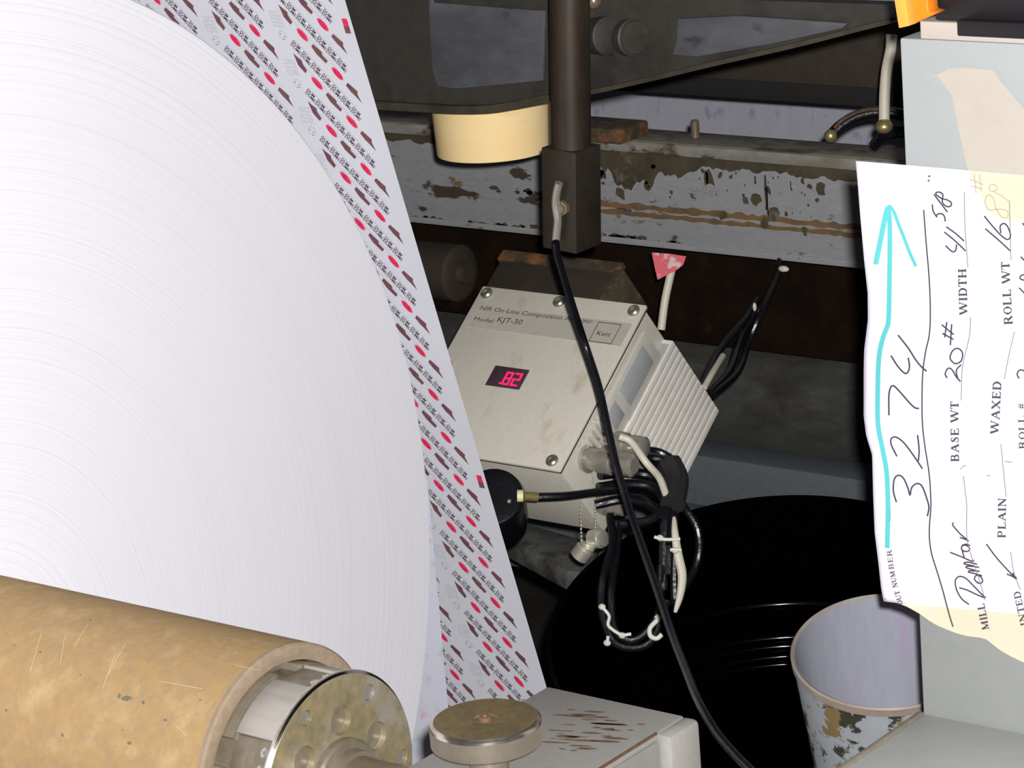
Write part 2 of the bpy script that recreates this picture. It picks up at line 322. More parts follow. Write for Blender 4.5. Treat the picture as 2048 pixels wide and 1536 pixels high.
# ------------------------------------------------------------------ core chuck
CH = (0, 0, AZ)
ch = thing('core_chuck', 'round aluminium core chuck plugging the end of the cardboard core', 'chuck', (.31, 0, AZ))
bd = MB().lathe(CH, XA, [(.10, .058), (.285, .058), (.2852, .0660), (.331, .0660)], n=96, ref=YR, cap=True)
bd.build('barrel', M['alud'], ch)
rg = MB()
for k in range(6):
    a = 118 + 60 * k
    rg.arcblock(CH, XA, YR, .268, .2985, .060, .0706, a - 22.5, a + 22.5, n=14, bev=.0008)
    part(MB().arcblock(CH, XA, YR, .2995, .3312, .062, .0701, a - 18.5, a + 18.8, n=14, bev=.0009).build('gripping_pad', M['alu'], ch), 'smooth satin grey pad')
    rp = MB().arcblock(CH, XA, YR, .3015, .3310, .062, .0684, a + 19.3, a + 41, n=10, bev=.0006)
    for mm in range(4):
        rp.arcblock(CH, XA, YR, .311 + mm * .0022, .3118 + mm * .0022, .068, .0689, a + 26, a + 34, n=4)
    rpo = rp.build('screw_plate', M['alud'], ch)
    sc = MB()
    for da in (25.5, 35):
        t = R(a + da); d = V(0, math.cos(t), math.sin(t))
        sc.lathe(V(.3265, 0, AZ) + d * .0675, d, [(0, .0034), (.0014, .0034), (.0018, .0028), (.0018, .0012), (.0008, .0010)], n=20)
    sc.build('screw', M['nickel'], rpo)
rg.build('support_ring', M['alud'], ch)
fd = MB().lathe(CH, XA, [(.3312, .0600), (.3312, .0700), (.3322, .0722), (.3338, .0722), (.3361, .0700), (.3361, .03), (.3361, .005)], n=128, ref=YR)
fo = fd.build('face_plate', M['face'], ch)
ct = MB()
for a in (55, 115, 175, 235, 295, 355):
    t = R(a); ct.lathe((.331, .0600 * math.cos(t), AZ + .0600 * math.sin(t)), XA, [(0, .0052), (.02, .0052)], n=28)
for a in (26, 82, 138, 200, 262, 320):
    t = R(a); ct.lathe((.328, .0415 * math.cos(t), AZ + .0415 * math.sin(t)), XA, [(0, .0096), (.02, .0096)], n=32)
cut(fo, ct)
for a in (55, 115, 175, 235, 295, 355):
    t = R(a); hr = MB(); c = V(.3318, .0600 * math.cos(t), AZ + .0600 * math.sin(t)); hr.lathe(c, XA, [(0, .0050), (.0022, .0050), (.0026, .0046)], n=28); part(hr.build('pin_plug', M['steelp'], ch), 'bright round pin set in the face')
rm = MB().lathe(CH, XA, [(.33155, .0706), (.3324, .07235), (.3336, .07235), (.3358, .0704)], n=128, ref=YR, cap=False)
part(rm.build('polished_rim', M['rim'], ch), 'shiny machined rim')
hb = MB().lathe(CH, XA, [(.325, .0300), (.3405, .0300), (.3425, .0285), (.3425, .024), (.350, .0235), (.350, .018)], n=64, ref=YR)
hb.build('hub', M['alud'], ch)
MB().lathe(CH, XA, [(.33, .0205), (.4178, .0205)], n=64, ref=YR).build('shaft', M['steel'], ch)

# ------------------------------------------------------------------ printed web
eA = V(0, .4555, 1.2042); eB = V(0, .6339, .57); ed = norm(eB - eA); wn = norm(np.cross(ed, (1, 0, 0)))
if wn[1] > 0: wn = -wn                          # print faces the roll and the camera side
if wn @ (CAM - eA) < 0: wn = -wn
S0, S1, TW = -.42, .80, .80
RR = .0665
def web_pt(t, s, h=0.): return eA + ed * s + V(-t, 0, 0) + wn * h
wb = MB()
# strand up from the lower guide roller, printed side towards the camera
wb.add([web_pt(0, S0), web_pt(TW, S0), web_pt(TW, S1), web_pt(0, S1)], [(0, 1, 2, 3)], 0)
# round the guide roller and up to the tangent point on the roll
q1 = web_pt(0, S1); q0 = V(0, .501, q1[2] + .01); zb = []
cy = (q1[1] + q0[1]) / 2; ry = (q1[1] - q0[1]) / 2
for k in range(17):
    a = math.pi * k / 16; zb.append((cy + ry * math.cos(a), q1[2] + .01 - ry * math.sin(a)))
zb[0] = (q1[1], q1[2]); pts = zb + [(.5008, .60), (.5010, .70), (.5006, .80)]
vs = []; 
for (y, z) in pts: vs += [(0, y, z), (-TW, y, z)]
wb.add(vs, [(2 * i, 2 * i + 1, 2 * i + 3, 2 * i + 2) for i in range(len(pts) - 1)], 1)
# text outlines for the repeated print
def text_mesh(txt, size=1., shear=0., spacing=1., bold=.0):
    c = bpy.data.curves.new('t', 'FONT'); c.body = txt; c.size = size; c.shear = shear; c.space_character = spacing; c.resolution_u = 2; c.offset = bold
    o = bpy.data.objects.new('t', c); col.objects.link(o); bpy.context.view_layer.update()
    me = bpy.data.meshes.new_from_object(o.evaluated_get(bpy.context.evaluated_depsgraph_get()))
    v = np.array([tuple(p.co)[:2] for p in me.vertices]); f = [tuple(p.vertices) for p in me.polygons]
    bpy.data.objects.remove(o); bpy.data.curves.remove(c); bpy.data.meshes.remove(me)
    v -= v.min(0); return v, f, v.max(0)
tD = text_mesh('DUM', 1, .25, 1, .022); tS = text_mesh('DUMS', 1, .25, 1, .022)
dirx = norm(V(-.00715, .00935, 0))[:2]           # along a line of words in (t, s)
diry = np.array([-.69, -.72])                    # letters' up in (t, s)
def put_text(t, s, T, w, h, mi, hgt=.00035):
    v, f, mx = T
    P = [web_pt(*(np.array([t, s]) + dirx * (a / mx[0] * w) + diry * (b / mx[1] * h)), hgt) for a, b in v]
    wb.add(P, f, mi)
def put_poly(t, s, poly, mi, hgt=.0003):
    wb.add([web_pt(*(np.array([t, s]) + dirx * a + diry * b), hgt) for a, b in poly], [tuple(range(len(poly)))], mi)
boltA = [(.0224, .0296), (.0147, .0369), (.0157, .0398), (.0136, .0474), (.0195, .0401), (.0214, .0383), (.0252, .0322)]
boltB = [(.0467, .0397), (.0401, .0466), (.0407, .0488), (.0366, .0540), (.0393, .0564), (.0450, .0502), (.0466, .0484), (.0496, .0420)]
boltC = [(.0712, .0492), (.0641, .0551), (.0644, .0582), (.0617, .0639), (.0646, .0664), (.0695, .0596)]
per = .0426
for lane in range(10):
    t0 = .075 * lane; s0 = .0084 * lane
    for k in range(-11, 20):
        b = s0 + k * per
        if b > S1 - .08 or b < S0 + .01: continue
        # six words down the stair
        for j in range(7):
            t = t0 + .0687 - j * .00715; s = b + .0391 + j * .00935
            if s > S1 - .02: continue
            put_text(t + .0002, s, tD, .0090, .0035, 2); put_text(t + .0028, s + .0024, tS, .0114, .0035, 2)
        for off in (-.0043, .0078):           # thin rules beside the words
            put_poly(t0 + .045 - off * .69 * -1, b + .0699 + off * .72, [(-.034, .00012), (.034, .00012), (.034, -.00018), (-.034, -.00018)], 3)
        for P in (boltA, boltB, boltC): wb.add([web_pt(t0 + t, b + s, .0003) for t, s in P], [tuple(range(len(P)))], 4)
        for (t, s) in ((.0303, .0222), (.0552, .0321)):
            poly = []
            for i in range(44):
                a = 2 * math.pi * i / 44; w = 1 + .11 * (-1) ** i
                poly.append((.0066 * w * math.cos(a), .0030 * w * math.sin(a)))
            put_poly(t0 + t, b + s, poly, 5)
            for yy, ww in ((.0008, .0036), (-.0010, .0040)):
                for q in range(6):
                    xx = -ww + q * ww * .36; put_poly(t0 + t, b + s, [(xx, yy + .0005), (xx + ww * .2, yy + .0005), (xx + ww * .2, yy - .0005), (xx, yy - .0005)], 6, .0006)
        # small print column and little line drawings between lanes
        rn = random.Random(k * 31 + lane)
        for i in range(6):
            t = t0 + .0835 - i * .0021
            for seg in range(5):
                l = .0012 + rn.random() * .0018; s = b + .012 + .0105 * lane * 0 + seg * .0031
                wb.add([web_pt(t, s, .0003), web_pt(t - .00045, s, .0003), web_pt(t - .00045 - .0002, s + l, .0003), web_pt(t - .0002, s + l, .0003)], [(0, 1, 2, 3)], 3)
        cx, cs = t0 + .0765, b + .0335
        for i in range(10):                    # plain scribbled motif
            a = 2 * math.pi * i / 10; p = web_pt(cx + .0038 * math.cos(a), cs + .0042 * math.sin(a), .0003); a2 = a + .45
            q = web_pt(cx + .0038 * math.cos(a2), cs + .0042 * math.sin(a2), .0003); p2 = web_pt(cx + .0033 * math.cos(a), cs + .0037 * math.sin(a), .0003); q2 = web_pt(cx + .0033 * math.cos(a2), cs + .0037 * math.sin(a2), .0003)
            wb.add([p, q, q2, p2], [(0, 1, 2, 3)], 3)
        for (da, db, mi) in ((-.0012, .0012, 2), (.0018, -.0012, 6), (.0004, .0036, 2)):
            put_poly(cx + da, cs + db, [(-.0007, 0), (0, .0007), (.0007, 0), (0, -.0007)], mi, .0004)
for sc_ in (.0158, .4398):                    # registration marks on the edge
    wb.add([web_pt(.0090, sc_, .0004), web_pt(.0034, sc_, .0004), web_pt(.0034, sc_ + .0068, .0004), web_pt(.0090, sc_ + .0068, .0004)], [(0, 1, 2, 3)], 5)
    wb.add([web_pt(.0090, sc_ + .0068, .0004), web_pt(.0034, sc_ + .0068, .0004), web_pt(.0034, sc_ + .0128, .0004), web_pt(.0090, sc_ + .0128, .0004)], [(0, 1, 2, 3)], 4)
web = wb.build('printed_web', [M['paper'], M['back'], M['ink'], M['inkg'], M['bolt'], M['red'], M['redd']], flat=True)
tag(web, 'white candy wrapper web with red and dark print, running up behind the big roll', 'paper web')
gr = thing('guide_roller', 'steel guide roller under the printed web', 'roller', (-.4, cy, q1[2] + .01))
MB().lathe((-.9, cy, q1[2] + .01), XA, [(0, .0), (0, .058), (.004, ry - .001), (.906, ry - .001), (.91, .058), (.91, 0)], n=64).build('roller_shell', M['steel'], gr)
MB().lathe((-1.0, cy, q1[2] + .01), XA, [(0, .018), (1.06, .018)], n=32).build('axle', M['steel'], gr)

# ------------------------------------------------------------------ bearing housing with clamp knob (front, bottom)
hs = thing('bearing_housing', 'grey painted bearing housing with rust scars and a round clamp knob, bottom centre', 'machine housing', (.47, 0, 0))
H = .84
hb = MB().bb(.418, .524, -.16, .1125, .55, H, .0022)
hb.bb(.5215, .5345, .082, .1140, .55, H - .0005, .004)
hb.build('body', M['house'], hs)
MB().bb(.5225, .5262, -.16, .081, .55, H - .0045, .0012).build('side_plate', M['housep'], hs)
MB().bb(.35, .60, -.20, .15, .0, .56, .004).build('pedestal', M['house'], hs)
sp = MB().box((.5232, -.15, H - .0010), (.0014, 0, 0), (0, .232, 0), (0, 0, .0014)).build('worn_edge', M['rust'], hs)
part(sp, 'rusty worn edge line')
# rust scars on the top of the housing: bare patches of real outline
ru = MB(); rn = random.Random(5)
for i in range(34):
    cx = .455 + rn.random() * .055; cyy = .035 + rn.random() * .06; l = .002 + rn.random() ** 2 * .012; w = .0006 + rn.random() * .0013; poly = []
    for a in range(9):
        t = 2 * math.pi * a / 9; rr_ = .7 + .6 * rn.random(); poly.append((cx + l * rr_ * math.cos(t), cyy + w * rr_ * math.sin(t) + (l * rr_ * math.cos(t)) * .35, H + .0002))
    ru.add(poly, [tuple(range(9))])
part(ru.build('rust_scar', M['rust'], hs, flat=True), 'chipped rusty patches')
kt = .872; kc = at(970, 1437, z=kt)
kb = MB(); 
prof = [(.0, .010), (.0, .024), (.001, .0325), (.0028, .0335), (.0135, .0335)]
KB = (kc[0], kc[1], kt - .0165)
kb.lathe((kc[0], kc[1], H - .002), (0, 0, 1), [(0, .012), (.018, .012)], n=32)
kb.lathe(KB, (0, 0, 1), prof, n=150, cap=True)
for i in range(150):
    t = 2 * math.pi * i / 150; d = V(math.cos(t), math.sin(t), 0); w = V(-d[1], d[0], 0)
    kb.box(V(*KB) + d * .0332 - w * .0004 + V(0, 0, .002), d * .0006, w * .0006, V(0, 0, .0105))
kn = kb.build('clamp_knob', M['knobs'], hs); part(kn, 'round knurled knob with oily brown top')
kr = MB().lathe(KB, (0, 0, 1), [(.0132, .0336), (.0148, .0332), (.0160, .0318), (.0163, .0310)], n=96, cap=False).build('knob_rim', M['rimk'], kn)
kp = MB().lathe(KB, (0, 0, 1), [(.0155, .0311), (.0163, .0311), (.0163, .0075), (.0150, .0065), (.0150, .0044)], n=72).build('knob_top', M['knob'], kn)
MB().lathe(V(*KB) + V(0, 0, .0145), (0, 0, 1), [(0, .0042), (.0030, .0042), (.0036, .0034), (.0036, .0018), (.0022, .0016)], n=24).build('center_screw', M['rustypin'], kn)

# ------------------------------------------------------------------ cabinet at the right with tag
CY = .268
cb = thing('control_cabinet', 'pale blue-grey control cabinet with a paper tag taped on its front, right edge', 'cabinet', (.70, CY, 0))
MB().bb(.604, .95, CY, CY + .10, 1.02, 1.236, .0015).build('upper_door', M['cab'], cb)
lp = MB().bb(.5995, .95, CY + .0006, CY + .045, .55, 1.0195, .0012); part(lp.build('lower_panel', M['cabl'], cb), 'darker grey lower panel')
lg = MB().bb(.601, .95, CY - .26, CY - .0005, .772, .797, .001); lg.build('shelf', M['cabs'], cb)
MB().bb(.5968, .6012, CY - .26, CY - .0005, .772, .7985, .0012).build('shelf_edge', M['cabe'], cb)
MB().bb(.60, .95, CY + .002, CY + .04, .0, .56, .001).build('base', M['cabl'], cb)
MB().bb(.619, .95, CY - .001, CY + .10, 1.2362, 1.247, .0008).build('beige_strip', M['beige'], cb)
bk = thing('black_machine_box', 'black boxy device with a ribbed lower lip on top of the cabinet', 'device', (.80, CY, 1.247))
MB().bb(.6285, .96, CY + .0, CY + .12, 1.2473, 1.36, .002).build('casing', M['blackd'], bk)
MB().bb(.648, .96, CY - .008, CY - .0012, 1.2405, 1.2500, .001).build('lip', M['blackd'], bk)
og = thing('orange_guard', 'bright orange angled plastic guard at the cabinet top corner', 'guard', (.61, CY, 1.24))
P0 = [at(*q, y=CY - .022) for q in ((1783, -30), (1797, 57), (1818, 52), (1806, -30))]
P1 = [at(*q, y=CY - .014) for q in ((1806, -30), (1817, 52), (1872, 27), (1856, 22), (1852, -30))]
part(MB().prism(P0, (0, .010, 0), .0006).build('side_face', M['orangel'], og), 'paler orange side strip')
MB().prism(P1, (0, .012, 0), .0006).build('front_face', M['orange'], og)

# the tag: outline read off its torn and curled edges
LEFT = [(322, 1711), (365, 1715), (430, 1720), (521, 1728), (586, 1735), (640, 1735.5), (700, 1728), (740, 1727), (832, 1727), (871, 1732), (910, 1744), (988, 1746), (1065, 1749), (1130, 1757), (1177, 1762), (1203, 1767)]
BOT = [(1767, 1203), (1793, 1206), (1811, 1212), (1838, 1227), (1850, 1236), (1871, 1250), (1910, 1266), (1931, 1272), (1970, 1277), (1996, 1298), (2015, 1310), (2048, 1326), (2110, 1334), (2170, 1340)]
def interp(T, x): return float(np.interp(x, [a for a, b in T], [b for a, b in T]))
def tdisp(u, v):
    e = max(0., 1 - (u - 1711) / 160.); e2 = max(0, (v - 1120) / 160.)
    return .0045 + .0050 * e * e * (1 + .8 * math.sin((v - 322) / 88.)) + .0022 * math.sin(u / 90. + v / 150.) + .003 * math.exp(-((v - 905) / 60.) ** 2) * e + .004 * max(0, 1 - (u - 1760) / 110.) * e2
def tp(u, v, h=0.): return at(u, v, y=CY - tdisp(u, v) - h)
tb = MB(); NU, NV = 44, 90; rows = []
for j in range(NV + 1):
    for i in range(NU + 1):
        us, vs_ = i / NU, j / NV
        ub = 1767 + (2170 - 1767) * us; vb = interp(BOT, ub); vt = 322 + 28 * (1711 + 459 * us - 1711) / 337.
        v = vt + (vb - vt) * vs_; vl = 322 + (1203 - 322) * vs_; u = interp(LEFT, vl) * (1 - us) + 2170 * us
        rows.append(tp(u, v))
tb.add(rows, [(j * (NU + 1) + i, (j + 1) * (NU + 1) + i, (j + 1) * (NU + 1) + i + 1, j * (NU + 1) + i + 1) for j in range(NV) for i in range(NU)])
tago = thing('paper_tag', 'white roll tag with handwriting and a turquoise arrow, taped sideways', 'paper tag', tp(1711, 322))
to_ = tb.build('tag_sheet', M['tag'], tago)
sd = to_.modifiers.new('thickness', 'SOLIDIFY'); sd.thickness = .0003; sd.offset = -1
# stroke ribbons lying on the sheet
def ribbon(mb, pts, w, h=.0014, n=5, taper=None, mp=tp):
    P = [p[:2] for p in cat([(a, b, 0) for a, b in pts], n)]
    m = len(P); vs = []
    for i in range(m):
        t = P[min(i + 1, m - 1)] - P[max(i - 1, 0)]; t = t / (np.linalg.norm(t) + 1e-9); nn_ = np.array([-t[1], t[0]])
        ww = w * .5
        for sgn in (1, -1): q = P[i] + nn_ * ww * sgn; vs.append(mp(q[0], q[1], h))
    mb.add(vs, [(2 * i, 2 * i + 1, 2 * i + 3, 2 * i + 2) for i in range(m - 1)])
def A(L): return [(1650 + x / 3.84, 300 + y / 3.84) for x, y in L]
def B_(L): return [(1650 + x / 3.84, 650 + y / 3.84) for x, y in L]
def C_(L): return [(1650 + x / 3.84, 1000 + y / 3.84) for x, y in L]
mk = MB()
ribbon(mk, A([(387, 880), (420, 720), (460, 520), (482, 440)]), 10.5, .0005)
ribbon(mk, A([(485, 438), (497, 600), (494, 1000), (487, 1300)]) + B_([(470, 30), (447, 90), (422, 190), (410, 300), (405, 450), (405, 750), (440, 950), (474, 1150), (486, 1500)]) + C_([(484, 60), (477, 370)]), 9.6, .0006)
ribbon(mk, A([(478, 440), (500, 436), (530, 480), (560, 560), (600, 660), (650, 790), (698, 895)]), 6.6, .0007)
part(mk.build('marker_arrow', M['cyan'], tago, flat=True), 'turquoise marker arrow')
pw = MB()
ribbon(pw, A([(757, 460), (775, 700), (800, 1000), (808, 1250), (800, 1420)]) + B_([(770, 215), (748, 400), (745, 700), (762, 900), (800, 1150), (812, 1350)]) + C_([(812, 60), (800, 250), (815, 400), (860, 550), (905, 700), (950, 870), (982, 975)]), 2.7)
for L in ([(793, 206), (808, 198)], [(788, 240), (802, 232)], [(823, 418), (830, 470), (860, 518)], [(850, 512), (868, 492), (900, 492), (918, 515), (922, 550)], [(835, 340), (900, 425), (940, 478)],
          [(900, 375), (860, 350), (850, 330), (880, 324), (905, 345), (900, 378), (905, 410), (935, 435), (965, 430), (968, 405), (940, 385), (900, 375)],
          [(915, 630), (1000, 700), (1080, 777)], [(925, 735), (975, 780), (1002, 772), (1010, 725)], [(930, 590), (1000, 640), (1068, 700)],
          [(935, 1322), (918, 1440)], [(972, 1338), (962, 1500)], [(895, 1342), (988, 1418)], [(900, 1408), (986, 1455)],
          [(1230, 605), (1330, 690), (1422, 775)], [(1222, 508), (1290, 590), (1350, 655), (1400, 688), (1424, 660), (1405, 595), (1375, 565), (1345, 585), (1350, 640)],
          [(1490, 1058), (1540, 1110)], [(1502, 820), (1545, 865)], [(1545, 955), (1505, 965), (1500, 990), (1545, 1005)], [(1515, 560), (1545, 600)]):
    ribbon(pw, A(L), 2.9)
for L in ([(548, 1362), (525, 1280), (530, 1190), (560, 1155), (600, 1175), (635, 1250), (652, 1308), (665, 1250), (705, 1218), (745, 1240), (780, 1330), (797, 1400), (785, 1470)],
          [(552, 1010), (512, 930), (505, 880), (540, 860), (600, 900), (670, 990), (748, 1105)], [(710, 845), (722, 960), (716, 1045)],
          [(490, 695), (490, 540), (505, 478), (530, 470), (580, 520), (650, 600), (690, 636), (722, 642)],
          [(505, 235), (560, 320), (610, 370), (636, 362), (648, 315), (638, 252)], [(560, 78), (640, 180), (690, 260), (740, 322), (780, 356)],
          [(985, 292), (960, 255), (978, 200), (1020, 180), (1055, 215), (1045, 275), (1010, 297), (985, 292)], [(938, 408), (922, 375), (945, 333), (975, 345), (1005, 395), (1040, 435)], [(1045, 305), (1008, 350), (1020, 420)],
          [(1490, 412), (1475, 375), (1500, 345), (1545, 360)]):
    ribbon(pw, B_(L), 3.2 if L[0][0] < 800 else 2.9)
for L in ([(1105, 802), (1050, 760), (1010, 690), (1000, 620), (1030, 588), (1080, 602), (1140, 660), (1200, 722), (1234, 752)], [(1030, 674), (1090, 692), (1160, 725), (1225, 752)],
          [(1175, 640), (1148, 610), (1160, 580), (1195, 590), (1210, 625), (1190, 642), (1170, 632)], [(1205, 582), (1150, 566), (1106, 556), (1104, 546), (1140, 545), (1188, 548)], [(1150, 540), (1088, 522), (1088, 510), (1130, 510), (1182, 518)], [(1140, 506), (1072, 492), (1074, 480), (1110, 480), (1168, 494)],
          [(960, 402), (1050, 438), (1125, 470), (1145, 462)], [(1050, 376), (1068, 442)], [(1064, 346), (1046, 366), (1062, 392), (1096, 394), (1110, 374), (1090, 352), (1064, 346)], [(1050, 350), (1085, 340), (1115, 352)],
          [(1034, 288), (1070, 300), (1104, 316)], [(1092, 306), (1045, 268), (1005, 225), (980, 192), (985, 172)],
          [(1238, 338), (1330, 460), (1468, 608)], [(1395, 568), (1440, 588), (1470, 606), (1440, 560)]):
    ribbon(pw, C_(L), 2.8)
part(pw.build('handwriting', M['pen'], tago, flat=True), 'black pen handwriting and rules')
pf = MB()
for L in ([(1145, 180), (1160, 335)], [(1185, 190), (1200, 320)], [(1110, 225), (1215, 265)], [(1115, 275), (1210, 300)],
          [(1320, 450), (1260, 460), (1228, 400), (1250, 345), (1290, 370), (1310, 440), (1350, 510), (1400, 520), (1400, 470), (1350, 455), (1310, 460)], [(1300, 320), (1262, 310), (1268, 272), (1305, 270), (1320, 300), (1300, 320), (1350, 350), (1420, 400)]):
    ribbon(pf, A(L), 1.8, .0014)
part(pf.build('taped_over_handwriting', M['penf'], tago, flat=True), 'faint writing under tape')
for L in (A([(1068, 325), (1075, 600), (1097, 905)]), A([(1118, 1285), (1112, 1400)]) + B_([(1095, 150), (1055, 320), (1045, 580)]), A([(1415, 390), (1425, 770), (1428, 845)]), B_([(1455, 50), (1412, 230), (1375, 420)]), B_([(1350, 915), (1370, 1120), (1390, 1320)]),
          B_([(1062, 1160), (1085, 1350)]) + C_([(1088, 60), (1088, 280), (1120, 420), (1180, 600), (1228, 770)]), C_([(1425, 400), (1450, 560), (1500, 690)]), B_([(1380, 1048), (1440, 1056)]), B_([(1040, 1110), (1062, 1085), (1082, 1082)]), B_([(1240, 1155), (1268, 1160)])):
    th_ = MB(); ribbon(th_, L, 1.5, .0014); part(th_.build('form_line', M['thin'], tago, flat=True), 'thin printed form rule')
# printed serif capitals: strokes (x0, y0, x1, y1, weight) in a unit box, y up
T_, t_ = .15, .065
GL = {'W': (1.25, [(.05, 1, .35, 0, T_), (.35, 0, .62, 1, t_), (.62, 1, .90, 0, T_), (.90, 0, 1.18, 1, t_), (-.05, 1, .2, 1, t_), (.5, 1, .75, 1, t_), (1.05, 1, 1.28, 1, t_)]),
 'I': (.36, [(.18, 0, .18, 1, T_), (.02, 0, .34, 0, t_), (.02, 1, .34, 1, t_)]),
 'D': (.85, [(.15, 0, .15, 1, T_), (0, 0, .5, 0, t_), (0, 1, .5, 1, t_), (.5, 1, .72, .75, T_ * .8), (.72, .75, .72, .25, T_), (.72, .25, .5, 0, T_ * .8)]),
 'T': (.75, [(.37, 0, .37, 1, T_), (.02, 1, .73, 1, t_), (.2, 0, .55, 0, t_), (.03, 1, .03, .75, t_), (.72, 1, .72, .75, t_)]),
 'H': (.9, [(.16, 0, .16, 1, T_), (.74, 0, .74, 1, T_), (.16, .5, .74, .5, t_), (0, 0, .32, 0, t_), (0, 1, .32, 1, t_), (.58, 0, .9, 0, t_), (.58, 1, .9, 1, t_)]),
 'R': (.85, [(.15, 0, .15, 1, T_), (0, 0, .32, 0, t_), (0, 1, .5, 1, t_), (.5, 1, .65, .78, T_ * .8), (.65, .78, .5, .52, T_ * .8), (.5, .52, .15, .52, t_), (.42, .52, .75, 0, T_), (.65, 0, .88, 0, t_)]),
 'O': (.85, [(.12, .3, .12, .7, T_), (.12, .7, .3, .98, t_ * 1.4), (.3, .98, .55, .98, t_), (.55, .98, .73, .7, t_ * 1.4), (.73, .7, .73, .3, T_), (.73, .3, .55, .02, t_ * 1.4), (.55, .02, .3, .02, t_), (.3, .02, .12, .3, t_ * 1.4)]),
 'L': (.72, [(.15, 0, .15, 1, T_), (0, 0, .66, 0, t_), (0, 1, .32, 1, t_), (.66, 0, .66, .25, t_)]),
 'B': (.8, [(.15, 0, .15, 1, T_), (0, 0, .5, 0, t_), (0, 1, .5, 1, t_), (.5, 1, .6, .76, T_ * .8), (.6, .76, .45, .53, T_ * .7), (.15, .53, .5, .53, t_), (.5, .53, .68, .28, T_ * .8), (.68, .28, .5, 0, T_ * .8)]),
 'A': (.9, [(.1, 0, .44, 1, t_), (.44, 1, .78, 0, T_), (.22, .35, .66, .35, t_), (-.02, 0, .24, 0, t_), (.62, 0, .92, 0, t_)]),
 'S': (.65, [(.55, .78, .4, .98, t_), (.4, .98, .2, .95, t_), (.2, .95, .14, .7, T_ * .8), (.14, .7, .5, .38, T_), (.5, .38, .5, .12, T_ * .8), (.5, .12, .3, .0, t_), (.3, 0, .1, .1, t_), (.1, .1, .08, .3, t_)]),
 'E': (.75, [(.15, 0, .15, 1, T_), (0, 0, .66, 0, t_), (0, 1, .63, 1, t_), (.15, .52, .5, .52, t_), (.66, 0, .68, .25, t_), (.63, 1, .63, .78, t_), (.5, .4, .5, .64, t_)]),
 'X': (.9, [(.1, 1, .75, 0, T_), (.12, 0, .72, 1, t_), (-.02, 1, .26, 1, t_), (.6, 1, .85, 1, t_), (0, 0, .25, 0, t_), (.6, 0, .9, 0, t_)]),
 'P': (.78, [(.15, 0, .15, 1, T_), (0, 0, .32, 0, t_), (0, 1, .5, 1, t_), (.5, 1, .66, .75, T_ * .8), (.66, .75, .5, .48, T_ * .8), (.5, .48, .15, .48, t_)]),
 'N': (.92, [(.14, 0, .14, 1, t_), (.14, 1, .76, 0, T_), (.76, 0, .76, 1, t_), (0, 0, .26, 0, t_), (-.02, 1, .2, 1, t_), (.64, 1, .9, 1, t_)]),
 'M': (1.1, [(.14, 0, .14, 1, t_), (.14, 1, .52, 0, T_), (.52, 0, .92, 1, t_), (.92, 0, .92, 1, T_), (0, 0, .26, 0, t_), (.78, 0, 1.05, 0, t_)]),
 'U': (.88, [(.14, 1, .14, .25, T_), (.14, .25, .35, 0, T_ * .7), (.35, 0, .58, .03, t_), (.58, .03, .74, .25, t_), (.74, .25, .74, 1, t_), (0, 1, .3, 1, t_), (.62, 1, .86, 1, t_)]),
 '#': (.7, [(.2, 0, .3, 1, t_), (.42, 0, .52, 1, t_), (.05, .35, .65, .35, t_), (.08, .68, .68, .68, t_)]), ' ': (.4, [])}
def caps(txt, p0, p1, hgt, slant=0.):
    """printed word from p0 (start of base line) to p1 in photo-plane units, letters hgt tall to the left"""
    p0 = np.array(p0, float); p1 = np.array(p1, float); tot = sum(GL[c][0] + .12 for c in txt); L = np.linalg.norm(p1 - p0); k = L / tot
    pk = MB(); e = (p1 - p0) / L; up_ = np.array([e[1], -e[0]]); x = 0
    for c in txt:
        w, ss = GL[c]
        for (x0, y0, x1, y1, wt) in ss:
            a = p0 + e * ((x + x0) * k + y0 * slant) + up_ * y0 * hgt; b = p0 + e * ((x + x1) * k + y1 * slant) + up_ * y1 * hgt
            ribbon(pk, [a, b], wt * hgt * 1.75, .0015, 2)
        x += w + .12
    part(pk.build('printed_word', M['printk'], tago, flat=True), 'black serif capitals')
caps('WIDTH', A([(1092, 1262)])[0], A([(1080, 905)])[0], 15)
caps('ROLL WT', A([(1437, 1338)])[0], A([(1412, 850)])[0], 15.5)
caps('BASE WT', B_([(1026, 1048)])[0], B_([(1022, 580)])[0], 15)
caps('WAXED', B_([(1330, 835)])[0], B_([(1352, 425)])[0], 15.5)
caps('PLAIN', C_([(1383, 290)])[0], B_([(1388, 1320)])[0], 14.5)
caps('MILL', C_([(1258, 992)])[0], C_([(1218, 785)])[0], 13.5)
caps('ROLL #', B_([(1540, 950)])[0], B_([(1530, 590)])[0], 12.5)
caps('OUT', C_([(598, 798)])[0], C_([(566, 690)])[0], 9.5)
caps('NUM', C_([(558, 668)])[0], C_([(528, 540)])[0], 9.5)
caps('BER', C_([(526, 530)])[0], C_([(508, 375)])[0], 9)
caps('INTED', C_([(1550, 960)])[0], C_([(1492, 690)])[0], 12)
caps('ED', B_([(1590, 1420)])[0], B_([(1582, 1260)])[0], 13)
